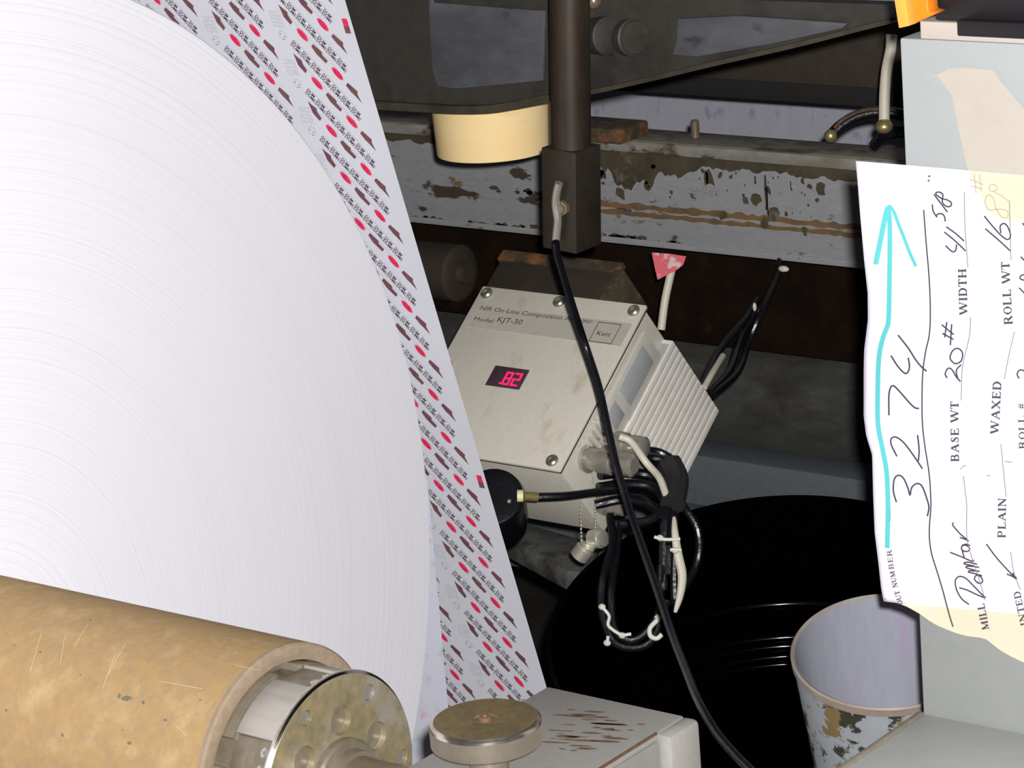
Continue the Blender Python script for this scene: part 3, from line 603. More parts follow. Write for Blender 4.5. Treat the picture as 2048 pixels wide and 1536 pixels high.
# masking tape
def sheet(mb, poly, f, n=1):
    mb.add([f(*p) for p in poly], [tuple(range(len(poly)))])
def grid_quad(mb, c, f, nu=10, nv=10):
    vs = [f(*( (np.array(c[0]) * (1 - a) + np.array(c[1]) * a) * (1 - b) + (np.array(c[3]) * (1 - a) + np.array(c[2]) * a) * b )) for b in np.linspace(0, 1, nv + 1) for a in np.linspace(0, 1, nu + 1)]
    mb.add(vs, [(j * (nu + 1) + i, (j + 1) * (nu + 1) + i, (j + 1) * (nu + 1) + i + 1, j * (nu + 1) + i + 1) for j in range(nv) for i in range(nu)])
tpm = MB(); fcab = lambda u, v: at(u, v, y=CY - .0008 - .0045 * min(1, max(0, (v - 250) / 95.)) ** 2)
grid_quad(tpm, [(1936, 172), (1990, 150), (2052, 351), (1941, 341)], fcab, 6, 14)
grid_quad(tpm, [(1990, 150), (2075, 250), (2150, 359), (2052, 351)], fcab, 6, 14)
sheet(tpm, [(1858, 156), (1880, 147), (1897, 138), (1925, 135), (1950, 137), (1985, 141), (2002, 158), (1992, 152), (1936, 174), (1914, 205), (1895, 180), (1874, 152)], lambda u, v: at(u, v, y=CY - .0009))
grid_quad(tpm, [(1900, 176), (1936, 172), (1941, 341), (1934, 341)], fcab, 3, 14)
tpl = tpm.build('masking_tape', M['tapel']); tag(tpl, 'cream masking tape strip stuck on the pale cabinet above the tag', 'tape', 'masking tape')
tp2 = MB(); g = lambda u, v: tp(u, v, .0010)
grid_quad(tp2, [(1938, 342), (2160, 360), (2160, 444), (2010, 443)], g, 10, 8)
grid_quad(tp2, [(1938, 342), (1941, 344), (2010, 443), (1975, 422)], g, 4, 8)
t2 = tp2.build('masking_tape', M['tape']); tag(t2, 'yellowed masking tape holding the upper right of the paper tag', 'tape', 'masking tape')
tp3 = MB(); nn3 = 30; vs = []
for i in range(nn3 + 1):
    u = 1802 + (2168 - 1802) * i / nn3; vb = interp(BOT, u); vt = min(vb - .5, 1207 + (u - 1790) * .082)
    for k in range(5): vs.append(tp(u, vt + (vb - vt) * k / 4, .0010))
tp3.add(vs, [(i * 5 + k, i * 5 + k + 1, (i + 1) * 5 + k + 1, (i + 1) * 5 + k) for i in range(nn3) for k in range(4)])
t3 = tp3.build('masking_tape', M['tape']); tag(t3, 'cream masking tape along the torn bottom edge of the tag', 'tape', 'masking tape')

# ------------------------------------------------------------------ analyser box
Tl = V(-.177, .81, .8695); bx = norm(V(0, -.144, -.111)); cx_ = norm(V(0, .111, -.144)); ax_ = V(1, 0, 0); Wd, Hd = .185, .182
an = thing('composition_analyzer', 'off-white measuring box with red display and cooling fins, tilted behind the web', 'analyzer', Tl)
def q(a, b, c): return Tl + ax_ * a + bx * b + cx_ * c
def abox(mb, a0, a1, b0, b1, c0, c1, bev=0, mi=0): return mb.box(q(a0, b0, c0), ax_ * (a1 - a0), bx * (b1 - b0), cx_ * (c1 - c0), bev, mi)
lid = MB(); abox(lid, 0, Wd, 0, Hd, 0, .004, .0014); lo = lid.build('lid', M['lid'], an)
part(lo, 'off-white lid with printed label')
body = MB(); abox(body, .002, Wd - .002, .002, Hd - .002, .0045, .098, .002); body.build('case', M['lids'], an)
sg = MB(); abox(sg, .0012, Wd - .0008, .001, Hd - .0008, .0038, .0056); sg.build('gasket', M['black'], an)
stc = MB(); abox(stc, .004, Wd - .004, .022, .047, -.0004, .001); so = stc.build('label_strip', M['label'], lo)
for (a, b) in ((.010, .0085), (.093, .0085), (.176, .0085), (.010, .092), (.0095, .1735), (.093, .1735 + 1), (.1735, .1735)):
    if b > 1: continue
    m = MB().lathe(q(a, b, 0), -cx_, [(-.001, .0058), (.0022, .0058), (.0036, .0044), (.0038, .0028), (.0024, .0024)], n=24); m.build('lid_screw', M['screw'], lo)
def lidtext(mb, txt, a, b, h, w=None, shear=0, depth=.0009):
    v, f, mx = text_mesh(txt, 1, shear); s = h / text_mesh('H', 1)[2][1]; sx = (w / mx[0]) if w else s
    mb.add([q(a + p[0] * sx, b - p[1] * s, -depth) for p in v], f)
wr = MB(); lidtext(wr, 'NIR On-Line Composition Analyzer', .012, .0290, .0046, .128); lidtext(wr, 'Model', .012, .0400, .0042, .022); lidtext(wr, 'KJT-30', .038, .0400, .0056, .028)
lidtext(wr, 'Kett', .1505, .0390, .0046, .015)
for (a0, a1, b0, b1) in ((.146, .171, .0245, .0252), (.146, .171, .0458, .0465), (.146, .1467, .0245, .0465), (.1703, .171, .0245, .0465)):
    wr.add([q(a0, b0, -.0009), q(a1, b0, -.0009), q(a1, b1, -.0009), q(a0, b1, -.0009)], [(0, 1, 2, 3)])
wr.build('lettering', M['lettering'], lo, flat=True)
wn_ = MB(); abox(wn_, .062, .1005, .0845, .1065, -.0005, .002, .0003); wo = wn_.build('display', M['window'], lo); part(wo, 'dark window with red digits')
dg_ = MB()
def seg7(a, b, w, h, on):
    t = .0013; g = dict(a=((0, 0), (w, 0)), b=((w, 0), (w, h / 2)), c=((w, h / 2), (w, h)), d=((0, h), (w, h)), e=((0, h / 2), (0, h)), f=((0, 0), (0, h / 2)), g=((0, h / 2), (w, h / 2)))
    for k in on:
        (x0, y0), (x1, y1) = g[k]
        dg_.box(q(a + x0 - t / 2, b + y0 - t / 2, -.0012), ax_ * (x1 - x0 + t), bx * (y1 - y0 + t), cx_ * .0006)
seg7(.0795, .0905, .0062, .0125, 'abcdefg'); seg7(.0895, .0905, .0062, .0125, 'abged'); dg_.box(q(.0765, .1020, -.0012), ax_ * .0013, bx * .0013, cx_ * .0006)
dg_.build('digits', M['led'], wo)
# stepped side casting and cooling fins
sc2 = MB()
abox(sc2, Wd - .002, Wd + .006, .022, .120, .008, .050, .002); sc2.build('side_casting', M['lids'], an)
pl = MB(); abox(pl, Wd + .005, Wd + .0072, .034, .084, .012, .038, .001); abox(pl, Wd + .005, Wd + .0072, .094, .112, .014, .036, .001); pl.build('side_plate', M['panelg'], an)
NF = 13
for i in range(NF):
    c0 = .046 + i * .0083; fb = MB(); b1 = .112 if i < 3 else .100 - i * .0008
    abox(fb, .01, Wd + .0085, .006 - .002, b1, c0, c0 + .0076, .0005); fb.build('cooling_fin', M['fin'], an)
web_ = MB(); abox(web_, .01, Wd + .0068, .009, .094, .045, .150); web_.build('fin_core', M['panelg'], an)
rb = MB()
for i in range(4): abox(rb, Wd - .003, Wd + .0045 - i * .0004, .118 + i * .007, .1215 + i * .007, .012, .046 + i * .006, .0006)
rb.build('casting_step', M['lids'], an)
dk = MB(); abox(dk, Wd - .010, Wd + .004, .098, .108, .143, .156, .001); dk.build('black_foot', M['black'], an); dk = MB(); abox(dk, Wd - .02, Wd + .004, .0, .010, .148, .157, .001); dk.build('black_foot', M['black'], an)
# round connectors on the side
def connector(p, r, L, steps=3):
    prof = [(0, r * 1.25), (.004, r * 1.3), (.0045, r), (L * .3, r), (L * .31, r * 1.18), (L * .42, r * 1.22), (L * .55, r * 1.18), (L * .56, r * .95), (L * .7, r * .95), (L * .71, r * 1.1), (L * .95, r * 1.05), (L, r * .7)]
    return MB().lathe(p, ax_, prof, n=36)
cn = [((q(Wd - .001, .150, .026)), .0098, .052), ((q(Wd - .001, .125, .036)), .0095, .046), ((q(Wd - .001, .164, .074)), .0085, .026)]
for (p, r, L) in cn: connector(p, r, L).build('plug_connector', M['nickel'], an)
# bead chains with their caps
for (pa, pb, cap_d) in (((1172, 938), (1163, 1088), V(.3, -.3, -.5)), ((1180, 940), (1190, 1068), V(.5, .1, .5))):
    chn = MB(); dd = 2.655
    path = [at(pa[0], pa[1], d=dd), at((pa[0] + pb[0]) / 2 - (6 if pa[0] < 1175 else -5), (pa[1] + pb[1]) / 2, d=dd - .01), at(pb[0], pb[1], d=dd)]
    P = cat(path, 10); 
    for p in P: chn.ball(p, .0011, 8)
    chn.tube(P, .00035, 6, smooth=0)
    co_ = chn.build('bead_chain', M['capm'], an)
    c = at(pb[0] + 2, pb[1] + 16, d=dd) if pa[0] < 1175 else at(pb[0] + 4, pb[1] + 10, d=dd); ddir = norm(rt * (-.80 if pa[0] < 1175 else .62) * .9 + dn * .62 * (-1 if pa[0] < 1175 else 1) * 1 - fw * .25)
    if pa[0] < 1175: ddir = norm(rt * .55 + dn * -.72 - fw * .3)
    else: ddir = norm(rt * .72 + dn * -.1 - fw * .55)
    MB().lathe(c - ddir * .007, ddir, [(0, .0072), (.001, .0086), (.011, .0086), (.0112, .0076), (.0145, .0074), (.0150, .006)], n=30).build('dust_cap', M['capm'], an)
# round black sensor head under the box
hd = MB().lathe(at(985, 1000, d=2.60), norm(-fw * .8 + rt * -.15 - dn * .45), [(-.05, .022), (-.03, .026), (0, .0285), (.006, .027), (.008, .020), (.008, .006)], n=48)
sh = thing('sensor_head', 'round black sensor head under the analyzer box, beside the printed web', 'sensor', at(985, 1000, d=2.62))
hd.build('head', M['rubber'], sh)
MB().ball(at(1018, 1003, d=2.565), .0022, 10).build('small_screw', M['screw'], sh)
MB().tube([at(1034, 992, d=2.575), at(1046, 992, d=2.575)], .0052, 14, smooth=0).build('yellow_boot', M['wirey'], sh)
MB().tube([at(1046, 992, d=2.575), at(1074, 994, d=2.58)], .0042, 14, smooth=0).build('brass_nut', M['brass'], sh)
MB().tube([at(1072, 994, d=2.58), at(1130, 992, d=2.585), at(1190, 985, d=2.60), at(1250, 978, d=2.62)], .0036, 10).build('lead', M['rubber'], sh)

# bundle of black cables beside the plugs
def cable(name, pts, r, m, label, cat_='cable', group=None, n=10):
    return tag(MB().tube([at(*p[:2], d=p[2]) for p in pts], r, n).build(name, m), label, cat_, group)
GB = 'black cables bundled beside the analyzer'
rn = random.Random(3)
bund = [[(1232, 922, 2.63), (1290, 915, 2.66), (1335, 925, 2.66), (1352, 965, 2.65), (1345, 1020, 2.62), (1340, 1090, 2.6)],
        [(1215, 875, 2.66), (1255, 885, 2.67), (1310, 925, 2.67), (1338, 975, 2.64), (1338, 1060, 2.61), (1336, 1150, 2.6)],
        [(1200, 950, 2.63), (1260, 945, 2.65), (1310, 955, 2.65), (1342, 985, 2.63), (1330, 1040, 2.61), (1325, 1180, 2.6)],
        [(1195, 975, 2.63), (1250, 968, 2.64), (1305, 975, 2.64), (1330, 1010, 2.62), (1300, 1040, 2.61), (1240, 1050, 2.61)],
        [(1190, 1010, 2.64), (1240, 1000, 2.64), (1290, 1005, 2.63), (1320, 1030, 2.62), (1345, 1080, 2.61), (1350, 1200, 2.6)],
        [(1220, 1030, 2.64), (1225, 1090, 2.62), (1205, 1160, 2.6), (1205, 1230, 2.6), (1235, 1290, 2.6), (1300, 1285, 2.6), (1335, 1200, 2.6)],
        [(1240, 1045, 2.64), (1232, 1110, 2.62), (1222, 1190, 2.6), (1230, 1260, 2.6), (1270, 1280, 2.6), (1315, 1230, 2.6), (1322, 1130, 2.6)],
        [(1355, 950, 2.66), (1360, 1000, 2.63), (1395, 1060, 2.62), (1392, 1130, 2.62), (1345, 1210, 2.6)],
        [(1260, 900, 2.68), (1320, 905, 2.69), (1360, 940, 2.68), (1352, 1000, 2.66), (1348, 1060, 2.64)]]
names = ['black cable from the lower plug, outermost on top of the bundle', 'black cable from the upper plug running down through the bundle', 'third black cable of the bundle, crossing behind the hanging cord',
         'short black cable curling back under the plugs', 'lowest black cable leaving the bundle toward the dark bin', 'black hose hanging in the wide outer loop below the analyzer', 'black hose hanging in the narrower inner loop below the analyzer',
         'thin black cable bowing out right over the dark bin', 'black cable lying against the cooling fins']
for i, b in enumerate(bund): cable('black_cable', b, .0042 if i < 5 else .0036, M['rubber'], names[i], 'cable', GB)
cable('sheathed_conduit', [(1338, 925, 2.64), (1352, 960, 2.63), (1345, 1010, 2.61)], .011, M['black'], 'thick black sleeve wrapping the cables at the fins corner', 'conduit')
cable('white_wire', [(1238, 873, 2.60), (1262, 884, 2.60), (1292, 925, 2.59), (1318, 955, 2.60), (1332, 990, 2.61)], .0032, M['wirew'], 'cream wire arching from the upper plug over the bundle', 'wire')
cable('white_wire', [(1348, 1035, 2.60), (1350, 1070, 2.59), (1356, 1110, 2.59), (1364, 1150, 2.59), (1360, 1190, 2.59), (1350, 1225, 2.59)], lambda t: .0014 + .0026 * math.sin(math.pi * t) ** .7, M['wirew'], 'cream wire hanging straight down below the cable knot', 'wire')
def zip_tie(c, label, tails):
    t = thing('zip_tie', label, 'zip tie', at(*c, d=2.585), 'nylon ties round the hanging cables')
    MB().ball(at(*c, d=2.585), .0036, 12, sc=(1, .8, .8)).build('lock', M['tie'], t)
    m = MB()
    for k in tails: m.tube([at(a, b, d=2.583) for a, b in k], .0015, 8)
    m.build('strap', M['tie'], t); return t
zip_tie((1320, 1076), 'white nylon tie with its knob sticking left, highest on the wires', [[(1308, 1074), (1330, 1079), (1360, 1078)]])
zip_tie((1350, 1101), 'white nylon tie around the wires just below the topmost tie', [[(1340, 1100), (1355, 1099), (1362, 1101)]])
zip_tie((1204, 1214), 'white nylon tie on the left hose loop, upper knob with a curled tail', [[(1206, 1216), (1218, 1232), (1216, 1250), (1228, 1262)]])
zip_tie((1214, 1286), 'white nylon tie knob at the very bottom of the left hose loop', [[(1216, 1272), (1214, 1288)]])
zip_tie((1244, 1271), 'white nylon tie knob on the bottom of the hose loop, toward the bin', [[(1228, 1262), (1244, 1270), (1262, 1268)]])
tag(MB().tube([at(*p, d=2.585) for p in ((1311, 1231), (1316, 1238), (1300, 1256), (1301, 1272), (1313, 1277), (1324, 1269))], .0021, 10).build('wire_hook', M['tie']), 'small white curled hook hanging in the dark below the cables', 'hook')
# wires behind the fins going up to the right
for i, (p, m, lb) in enumerate((
   ([(1395, 790, 2.85), (1440, 700, 2.95), (1490, 640, 3.0), (1515, 600, 3.05)], 'rubber', 'black cable rising behind the cooling fins, left of the pale one'),
   ([(1408, 775, 2.84), (1425, 745, 2.86), (1445, 712, 2.9)], 'wirew', 'pale wire stub rising behind the cooling fins'),
   ([(1420, 785, 2.84), (1460, 740, 2.9), (1480, 680, 2.98), (1508, 625, 3.02)], 'rubber', 'black cable rising behind the cooling fins, right of the pale one'),
   ([(1425, 790, 2.84), (1475, 745, 2.9), (1495, 690, 2.98), (1520, 630, 2.99), (1552, 560, 3.03), (1560, 520, 3.045)], 'rubber', 'longest black cable rising from the fins to the beam'))):
    cable('black_cable' if m == 'rubber' else 'white_wire', p, .0036 if m == 'rubber' else .003, M[m], lb, 'cable' if m == 'rubber' else 'wire')
tag(MB().ball(at(1509, 614, d=3.0), .0030, 12, sc=(.7, .7, 1.5)).build('wire_clip', M['tie']), 'tiny pale clip on the cables behind the fins', 'clip')

tag(MB().ball(at(1567, 538, d=3.0), .0036, 12, sc=(1.7, 1, .9)).build('wire_clip', M['tie']), 'tiny pale clip just under the blue-grey beam, where the longest cable ends', 'clip')
# red flagged stick
rs = thing('flagged_stick', 'pale thin rod with a red and white plastic scrap, behind the analyzer', 'rod', at(1325, 640, d=2.9))
MB().tube([at(1322, 660, d=2.92), at(1330, 600, d=2.92), at(1343, 540, d=2.92)], .0040, 12).build('rod', M['wirew'], rs)
fl_ = [at(u, v, d=2.91 + dz) for u, v, dz in ((1303, 505, 0), (1340, 508, -.004), (1372, 513, .003), (1366, 530, .0), (1352, 541, -.004), (1330, 552, .003), (1315, 560, 0), (1309, 535, .002))]
MB().prism(fl_, tuple(-fw * .0006)).build('scrap', M['redtag'], rs)

# ------------------------------------------------------------------ mounting block above the analyser
bl = thing('mounting_block', 'oily dark mounting block with orange rusty top edge, above the analyzer', 'block', at(1130, 560, d=3.0))
T0 = at(1000, 520, d=3.0); T1 = at(1230, 540, y=T0[1]); wv = T1[0] - T0[0]
lo_ = MB().box(T0, (wv, 0, 0), bx * .10 * -1 * -1, cx_ * .06, .002); lo_.build('slab', M['dbrown'], bl)
part(MB().box(T0 + V(-.004, .0, .0) - cx_ * .001, (wv + .006, 0, 0), V(0, .012, .007), cx_ * .008, .001).build('top_edge', M['orust'], bl), 'orange rusty top edge')
MB().box(T1 + V(.0, 0, 0) - cx_ * .002, (.012, 0, 0), bx * .105, cx_ * .06, .0015).build('side_bar', M['grime'], bl)

# ------------------------------------------------------------------ beams and rails of the machine frame behind
def beam_x(u, v, d): p = at(u, v, d=d); return p
bmain = thing('frame_beam', 'wide blue-grey machine beam with rust streaks and flaking paint behind the post', 'beam', (-.2, 1.17, 0))
MB().bb(-1.6, .75, 1.182, 1.215, .815, .910, .001).build('web_plate', M['beam'], bmain)
part(MB().bb(-1.6, .75, 1.168, 1.222, .9115, .9235, .0015).build('top_flange', [M['lip']], bmain), 'grimy top flange')
MB().bb(-1.6, .75, 1.1715, 1.2215, .9232, .9245, .0004).build('flange_dirt', M['flange'], bmain)
MB().bb(-1.6, .75, 1.1805, 1.225, .8095, .8165, .0008).build('bottom_flange', M['beam'], bmain)
sm = MB(); rn = random.Random(11)
for (z0, h) in ((.8508, .0038), (.8428, .0030)):
    up_l = []; dn_l = []
    for i in range(160):
        x = -.32 + i * .0068; up_l.append((x, 1.1814, z0 + h * (.4 + .9 * rn.random()))); dn_l.append((x, 1.1814, z0 - h * (.4 + .7 * rn.random())))
    sm.add(up_l + dn_l, [(i, i + 1, 160 + i + 1, 160 + i) for i in range(159)])
part(sm.build('rust_seam', M['ruststripe'], bmain, flat=True), 'rust coloured seam streaks')
fk = MB()                                     # flaked grimy strip; its dark colour also paints the shade under the flange
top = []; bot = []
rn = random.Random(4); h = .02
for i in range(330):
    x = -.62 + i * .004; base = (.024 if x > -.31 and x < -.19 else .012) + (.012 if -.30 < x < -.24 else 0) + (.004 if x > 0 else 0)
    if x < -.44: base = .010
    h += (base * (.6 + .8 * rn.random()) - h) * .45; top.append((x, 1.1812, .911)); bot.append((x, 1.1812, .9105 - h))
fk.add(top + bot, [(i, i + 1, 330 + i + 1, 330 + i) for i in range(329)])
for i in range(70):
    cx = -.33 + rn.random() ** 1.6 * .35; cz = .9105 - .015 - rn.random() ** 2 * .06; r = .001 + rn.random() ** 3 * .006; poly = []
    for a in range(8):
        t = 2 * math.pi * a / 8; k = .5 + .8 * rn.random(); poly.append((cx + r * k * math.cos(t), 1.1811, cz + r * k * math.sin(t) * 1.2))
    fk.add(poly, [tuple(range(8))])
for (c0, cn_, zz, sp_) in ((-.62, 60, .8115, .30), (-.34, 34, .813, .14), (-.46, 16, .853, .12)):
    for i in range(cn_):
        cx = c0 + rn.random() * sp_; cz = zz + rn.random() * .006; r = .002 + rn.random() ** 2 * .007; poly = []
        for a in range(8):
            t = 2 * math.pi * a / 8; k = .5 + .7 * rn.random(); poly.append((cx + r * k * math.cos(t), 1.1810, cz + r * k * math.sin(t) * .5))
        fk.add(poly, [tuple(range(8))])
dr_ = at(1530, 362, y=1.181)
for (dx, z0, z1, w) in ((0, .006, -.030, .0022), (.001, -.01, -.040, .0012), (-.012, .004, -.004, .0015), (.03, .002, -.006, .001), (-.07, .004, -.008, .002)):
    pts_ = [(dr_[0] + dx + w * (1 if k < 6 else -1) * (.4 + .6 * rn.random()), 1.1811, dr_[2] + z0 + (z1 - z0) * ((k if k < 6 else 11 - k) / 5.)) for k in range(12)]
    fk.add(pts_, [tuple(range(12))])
part(fk.build('flakes_and_shade', M['grime'], bmain, flat=True), 'dark flaked patches with painted shade under the flange')
rk = MB().box((-.345, 1.150, .9236), (.088, 0, 0), (0, .050, 0), (0, 0, .016), .003).build('rust_lump', M['orust']); tag(rk, 'orange rusty steel lump on the beam right beside the post', 'bracket')
bp_ = MB().lathe(at(1390, 263, y=1.20), (0, 0, 1), [(-.006, .0045), (.010, .0045), (.012, .003)], n=18).build('stud', M['steel']); tag(bp_, 'short steel stud standing on the beam top, mid way along', 'stud')

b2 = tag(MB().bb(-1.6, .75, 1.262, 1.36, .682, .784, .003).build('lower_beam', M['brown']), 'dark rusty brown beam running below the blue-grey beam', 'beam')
rl = thing('idler_roller', 'wide scuffed dark grey roller behind the analyzer and the bin', 'roller', (-.3, 1.34, .60))
MB().lathe((-1.6, 1.355, .603), XA, [(0, 0), (0, .08), (.005, .086), (2.30, .086), (2.305, .08), (2.305, 0)], n=96).build('shell', M['roller'], rl)
MB().lathe((-1.65, 1.355, .603), XA, [(0, .02), (2.45, .02)], n=32).build('axle', M['steel'], rl)
ral = thing('frame_rail', 'blue-grey grooved rail just above the dark bin', 'rail', (-.1, 1.15, .5))
MB().bb(-1.6, .75, 1.150, 1.20, .545, .600, .0015).build('upper_lip', M['rail'], ral)
MB().bb(-1.6, .75, 1.144, 1.20, .44, .5395, .0015).build('face', M['rail'], ral)
lw = thing('side_ledge', 'short worn grey ledge below the analyzer, its near end chipped', 'ledge', at(1080, 1100, d=2.85))
LP = [at(u, v, z=.565) for u, v in ((940, 1020), (1060, 1048), (1190, 1085), (1196, 1100), (1172, 1146), (1130, 1140), (1015, 1078), (940, 1050))]
MB().prism(LP, (0, 0, -.022), .003).build('plate', M['ledge'], lw)

# upper part: back web, dark beam
b4 = tag(MB().box((-2.2, 1.80, .40), (3.4, 0, 0), (0, .10, 1.4), (0, .0006, 0)).build('printed_web', M['clothweb']), 'far printed web seen past the beams, pale violet with small marks', 'paper web')
pU = at(1259, 179, y=1.40); pT = at(1194, 5, y=1.40)
b3 = thing('upper_beam', 'dark brown beam crossing behind the hanging tray, above the blue-grey beam', 'beam', (-.2, 1.40, pU[2]))
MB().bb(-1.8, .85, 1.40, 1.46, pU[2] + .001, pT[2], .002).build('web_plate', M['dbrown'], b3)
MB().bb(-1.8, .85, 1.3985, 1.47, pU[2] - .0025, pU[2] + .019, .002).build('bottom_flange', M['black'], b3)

# ------------------------------------------------------------------ hanging tray and cream tube
TY = at(1000, 215, d=2.62)[1]
tr = thing('hanging_tray', 'dark steel curved-bottom guard tray hanging above the cream tube', 'tray', at(950, 200, y=TY))
edge = [(560, 190), (700, 205), (760, 212), (860, 218), (920, 221), (980, 220), (1030, 213), (1104, 198), (1181, 184), (1300, 158), (1450, 122), (1600, 88), (1740, 52), (1790, 40)]
ed_ = cat([(a, b, 0) for a, b in edge], 4)
pg = [at(p[0], p[1], y=TY) for p in ed_] + [at(1790, 10, y=TY), at(1190, -10, y=TY), at(560, -120, y=TY)]
body = MB().prism(pg, (0, .016, 0)); body.build('body', M['tray'], tr)
m = MB()
bnd = []
n_ = len(ed_); vs = []
for p in ed_:
    kk = 1 if p[0] < 1110 else .45
    a = at(p[0], p[1] + 2, y=TY); b = at(p[0], p[1] - 12 * kk, y=TY - 0.0); vs += [a + V(0, .018, -.001), a + V(0, -.006, -.001), b + V(0, -.008, 0), b + V(0, -.001, 0)]
m.add(vs, [(4 * i + k, 4 * i + k + 1, 4 * i + 4 + k + 1, 4 * i + 4 + k) for i in range(n_ - 1) for k in range(3)])
part(m.build('rolled_edge', M['trayedge'], tr), 'worn rolled bottom edge')
pl1 = [at(u, v, y=TY - .001) for u, v in ((862, -40), (864, 60), (870, 140), (880, 172), (920, 176), (1090, 160), (1095, 20), (1060, 18), (870, 4))]  # raised lighter plate paints the flash-lit area of the tray
part(MB().prism(pl1, (0, -.004, 0), .0008).build('lit_panel', M['trayl'], tr), 'lighter grey panel painting the flash-lit part of the tray')
pl2 = [at(u, v, y=TY - .001) for u, v in ((1360, 36), (1480, 30), (1700, 45), (1690, 55), (1560, 84), (1400, 112), (1350, 108), (1358, 80))]  # second lighter plate, again lit steel painted as colour
part(MB().prism(pl2, (0, -.004, 0), .0008).build('lit_panel', M['trayl'], tr), 'lighter grey panel painting the flash-lit part of the tray')
MB().lathe(at(1215, 72, y=TY - .001), (1, -.35, .08), [(-.02, .016), (.0, .0165), (.002, .0165), (.003, .015)], n=48).build('roller_boss', M['tray'], tr)
MB().lathe(at(1262, 75, y=TY - .012), (1, -.35, .08), [(-.006, .015), (.0, .0155), (.003, .0155), (.004, .014), (.006, .0135)], n=48).build('roller_boss', M['tray'], tr)
MB().ball(at(1187, 2, y=TY - .02), .007, 14).build('bolt_head', M['steel'], tr)
rt_ = 121 * 2.75 / F
cc = at(985, 250, d=2.75); cc[1] = max(cc[1], TY + .018 + rt_); cz1 = at(985, 331, d=2.75 - rt_)[2]
ct_ = MB().lathe((cc[0], cc[1], cz1), (0, 0, 1), [(0, rt_ * .955), (.0015, rt_ * .962), (.055, rt_ * .995), (.085, rt_), (.085, rt_ - .004), (0, rt_ * .955 - .004)], n=96, cap=False)
tag(ct_.build('cream_tube', M['cream']), 'cream plastic round tube hanging under the dark tray', 'tube')

# ------------------------------------------------------------------ post with clamp block
pb_ = at(1142, 285, d=2.45)
ps = thing('clamp_post', 'dark oily vertical pipe post ending in a square clamp block', 'post', (pb_[0], pb_[1], pb_[2] - .08))
pq = at(1138, -60, y=pb_[1]); pr_ = at(1144, 492, y=pb_[1]); pax = norm(pq - pr_)
MB().lathe(pr_ + pax * .01, pax, [(0, .0163), (.60, .0163)], n=64).build('pipe', M['post'], ps)
pxx = norm(V(1, 0, 0) - pax * pax[0]); pyy = np.cross(pax, pxx)
cl_ = MB().box(pr_ - pxx * .0172 - pyy * .0175, pxx * .0344, pyy * .035, pax * .0845, .0012)
cl_.build('clamp_block', M['clamp'], ps)
bc = at(1128, 415, y=pb_[1] - .0175)
MB().lathe(bc, (0, -1, 0), [(-.002, .0062), (.004, .0062), (.0045, .0045), (.0065, .0042), (.0068, .0015)], n=6).build('clamp_bolt', M['steel'], ps)
part(MB().tube([at(u, v, y=pb_[1] - .024) for u, v in ((1118, 366), (1113, 385), (1111, 410), (1115, 440), (1113, 465), (1111, 487))], .0035, 14).build('bent_pin', M['nickel'], ps), 'bent shiny steel pin')
cord = [(1111, 484, pb_[1]), (1113, 505, 0), (1124, 545, 0), (1147, 620, 0), (1170, 690, 0), (1196, 770, 0), (1214, 850, 0), (1232, 930, 0), (1256, 1010, 0), (1285, 1095, 0), (1318, 1190, 0), (1345, 1270, 0), (1372, 1340, 0), (1398, 1405, 0), (1432, 1465, 0), (1470, 1510, 0), (1510, 1550, 0), (1560, 1600, 0)]
cp = []
for i, (u, v, _) in enumerate(cord):
    d = np.interp(v, [484, 700, 1000, 1250, 1405, 1600], [2.40, 2.47, 2.40, 2.25, 2.08, 1.98]); cp.append(at(u, v, d=d))
tag(MB().tube(cp, .0032, 12, smooth=8).build('hanging_cable', M['rubber']), 'long black cord hanging from the bent pin across the whole analyzer', 'cord')

# ------------------------------------------------------------------ black bin and bucket
def tilted_ring(c, r, tilt):
    ax = norm(V(-(ray(1600, 1200)[0]), -(ray(1600, 1200)[1]), 0)); up = V(0, 0, 1); n_ = norm(up * math.cos(R(tilt)) + ax * math.sin(R(tilt))); return n_
nd = tilted_ring(None, None, 16); dc = at(1568, 1268, d=2.78); rd = 480 * 2.78 / F
dr = thing('waste_bin', 'big glossy black open bin behind the white bucket', 'bin', dc - nd * .5)
pr = [(-.50, .001), (-.50, rd * .90), (-.46, rd * .915)]
for hgt in (-.25, -.24, -.215, -.205): pass
pr += [(-.30, rd * .95), (-.008, rd * .985), (-.004, rd * 1.0), (0, rd * 1.0), (.003, rd * .992), (.002, rd * .975), (-.006, rd * .968)]
for hh in (-.126, -.168, -.179, -.192, -.202): pr += [(hh + .0042 * math.cos(R(a)), rd * .966 - .0035 * math.sin(R(a))) for a in range(0, 181, 15)]
pr += [(-.30, rd * .935), (-.495, rd * .88), (-.495, .001)]
MB().lathe(dc, nd, pr, n=128, cap=False).build('bin_body', M['drum'], dr)
bc_ = at(1774, 1302, d=2.22); rb_ = 193 * 2.22 / F; nb = tilted_ring(None, None, 15)
bkx = thing('bucket', 'small white bucket spattered with dark paint, open mouth showing, beside the grey panel', 'bucket', bc_ - nb * .11)
MB().lathe(bc_, nb, [(-.11, .001), (-.11, rb_ * .80), (-.02, rb_ * .955), (-.006, rb_ * .965)], n=96, cap=False).build('outer_wall', M['bucketo'], bkx)
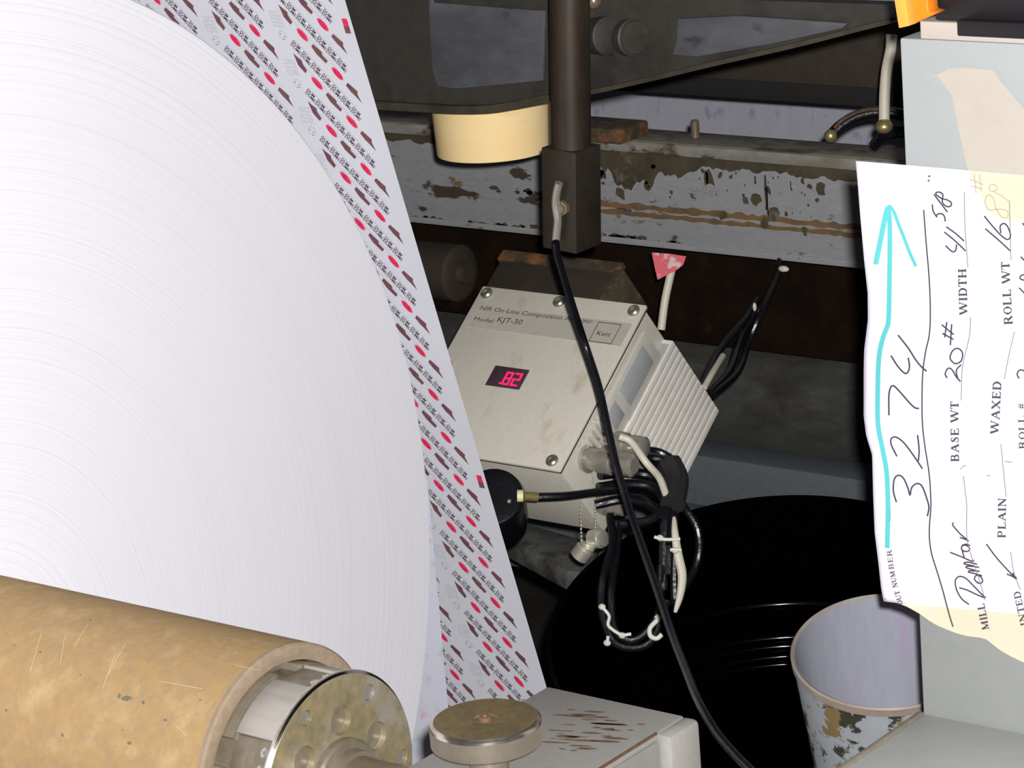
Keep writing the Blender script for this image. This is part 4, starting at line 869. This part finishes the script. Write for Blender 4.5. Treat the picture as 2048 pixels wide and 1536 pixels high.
MB().lathe(bc_, nb, [(-.007, rb_ * .972), (-.006, rb_ * .995), (0, rb_), (.0015, rb_ * .985), (0, rb_ * .955)], n=96, cap=False).build('lip', M['brim'], bkx)
MB().lathe(bc_, nb, [(0, rb_ * .956), (-.10, rb_ * .78), (-.105, .001)], n=96, cap=False).build('inside', M['bucket'], bkx)
st = tag(MB().bb(bc_[0] - .10, .595, bc_[1] - .06, bc_[1] + .12, .0, (bc_ - nb * .11)[2] - .022, .004).build('machine_step', M['brown']), 'dark step under the white bucket', 'step')

# hose and pale pipe by the cabinet's far edge
hw = thing('air_hose', 'black ribbed hose arching from the beam to the cabinet side', 'hose', at(1700, 270, d=2.9))
MB().tube([at(u, v, d=2.9) for u, v in ((1662, 272), (1685, 250), (1720, 231), (1765, 225), (1815, 232))], .0062, 14).build('sleeve', M['rubber'], hw)
MB().tube([at(u, v, d=2.888) for u, v in ((1668, 256), (1688, 238), (1722, 222), (1765, 218), (1800, 222))], .0016, 8).build('copper_line', M['orust'], hw)
MB().ball(at(1661, 272, d=2.895), .0065, 12).build('end_fitting', M['brass'], hw)
wp_ = thing('pale_pipe', 'pale grey flexible pipe hanging beside the cabinet into a round fitting', 'pipe', at(1770, 250, d=2.8))
MB().tube([at(u, v, d=2.8) for u, v in ((1783, 70), (1781, 100), (1773, 140), (1769, 190), (1768, 245))], .0052, 14).build('pipe', M['wirew'], wp_)
MB().ball(at(1768, 253, d=2.795), .0085, 14, sc=(1, 1, .8)).build('fitting', M['brass'], wp_)
cable('black_cable', [(1750, 290, 2.86), (1775, 268, 2.83), (1820, 262, 2.82)], .006, M['rubber'], 'short black cable stub under the pale pipe fitting', 'cable')
# worn dark bearing at the left, behind the web
lb_ = thing('bearing_end', 'dark scuffed bearing end under the beam, left of the mounting block', 'bearing', at(905, 545, y=1.230))
MB().lathe(at(905, 545, y=1.230), (1, 0, 0), [(-.3, .030), (0, .032), (.010, .032), (.014, .026), (.014, .012), (.022, .011)], n=48).build('housing', M['dbrown'], lb_)
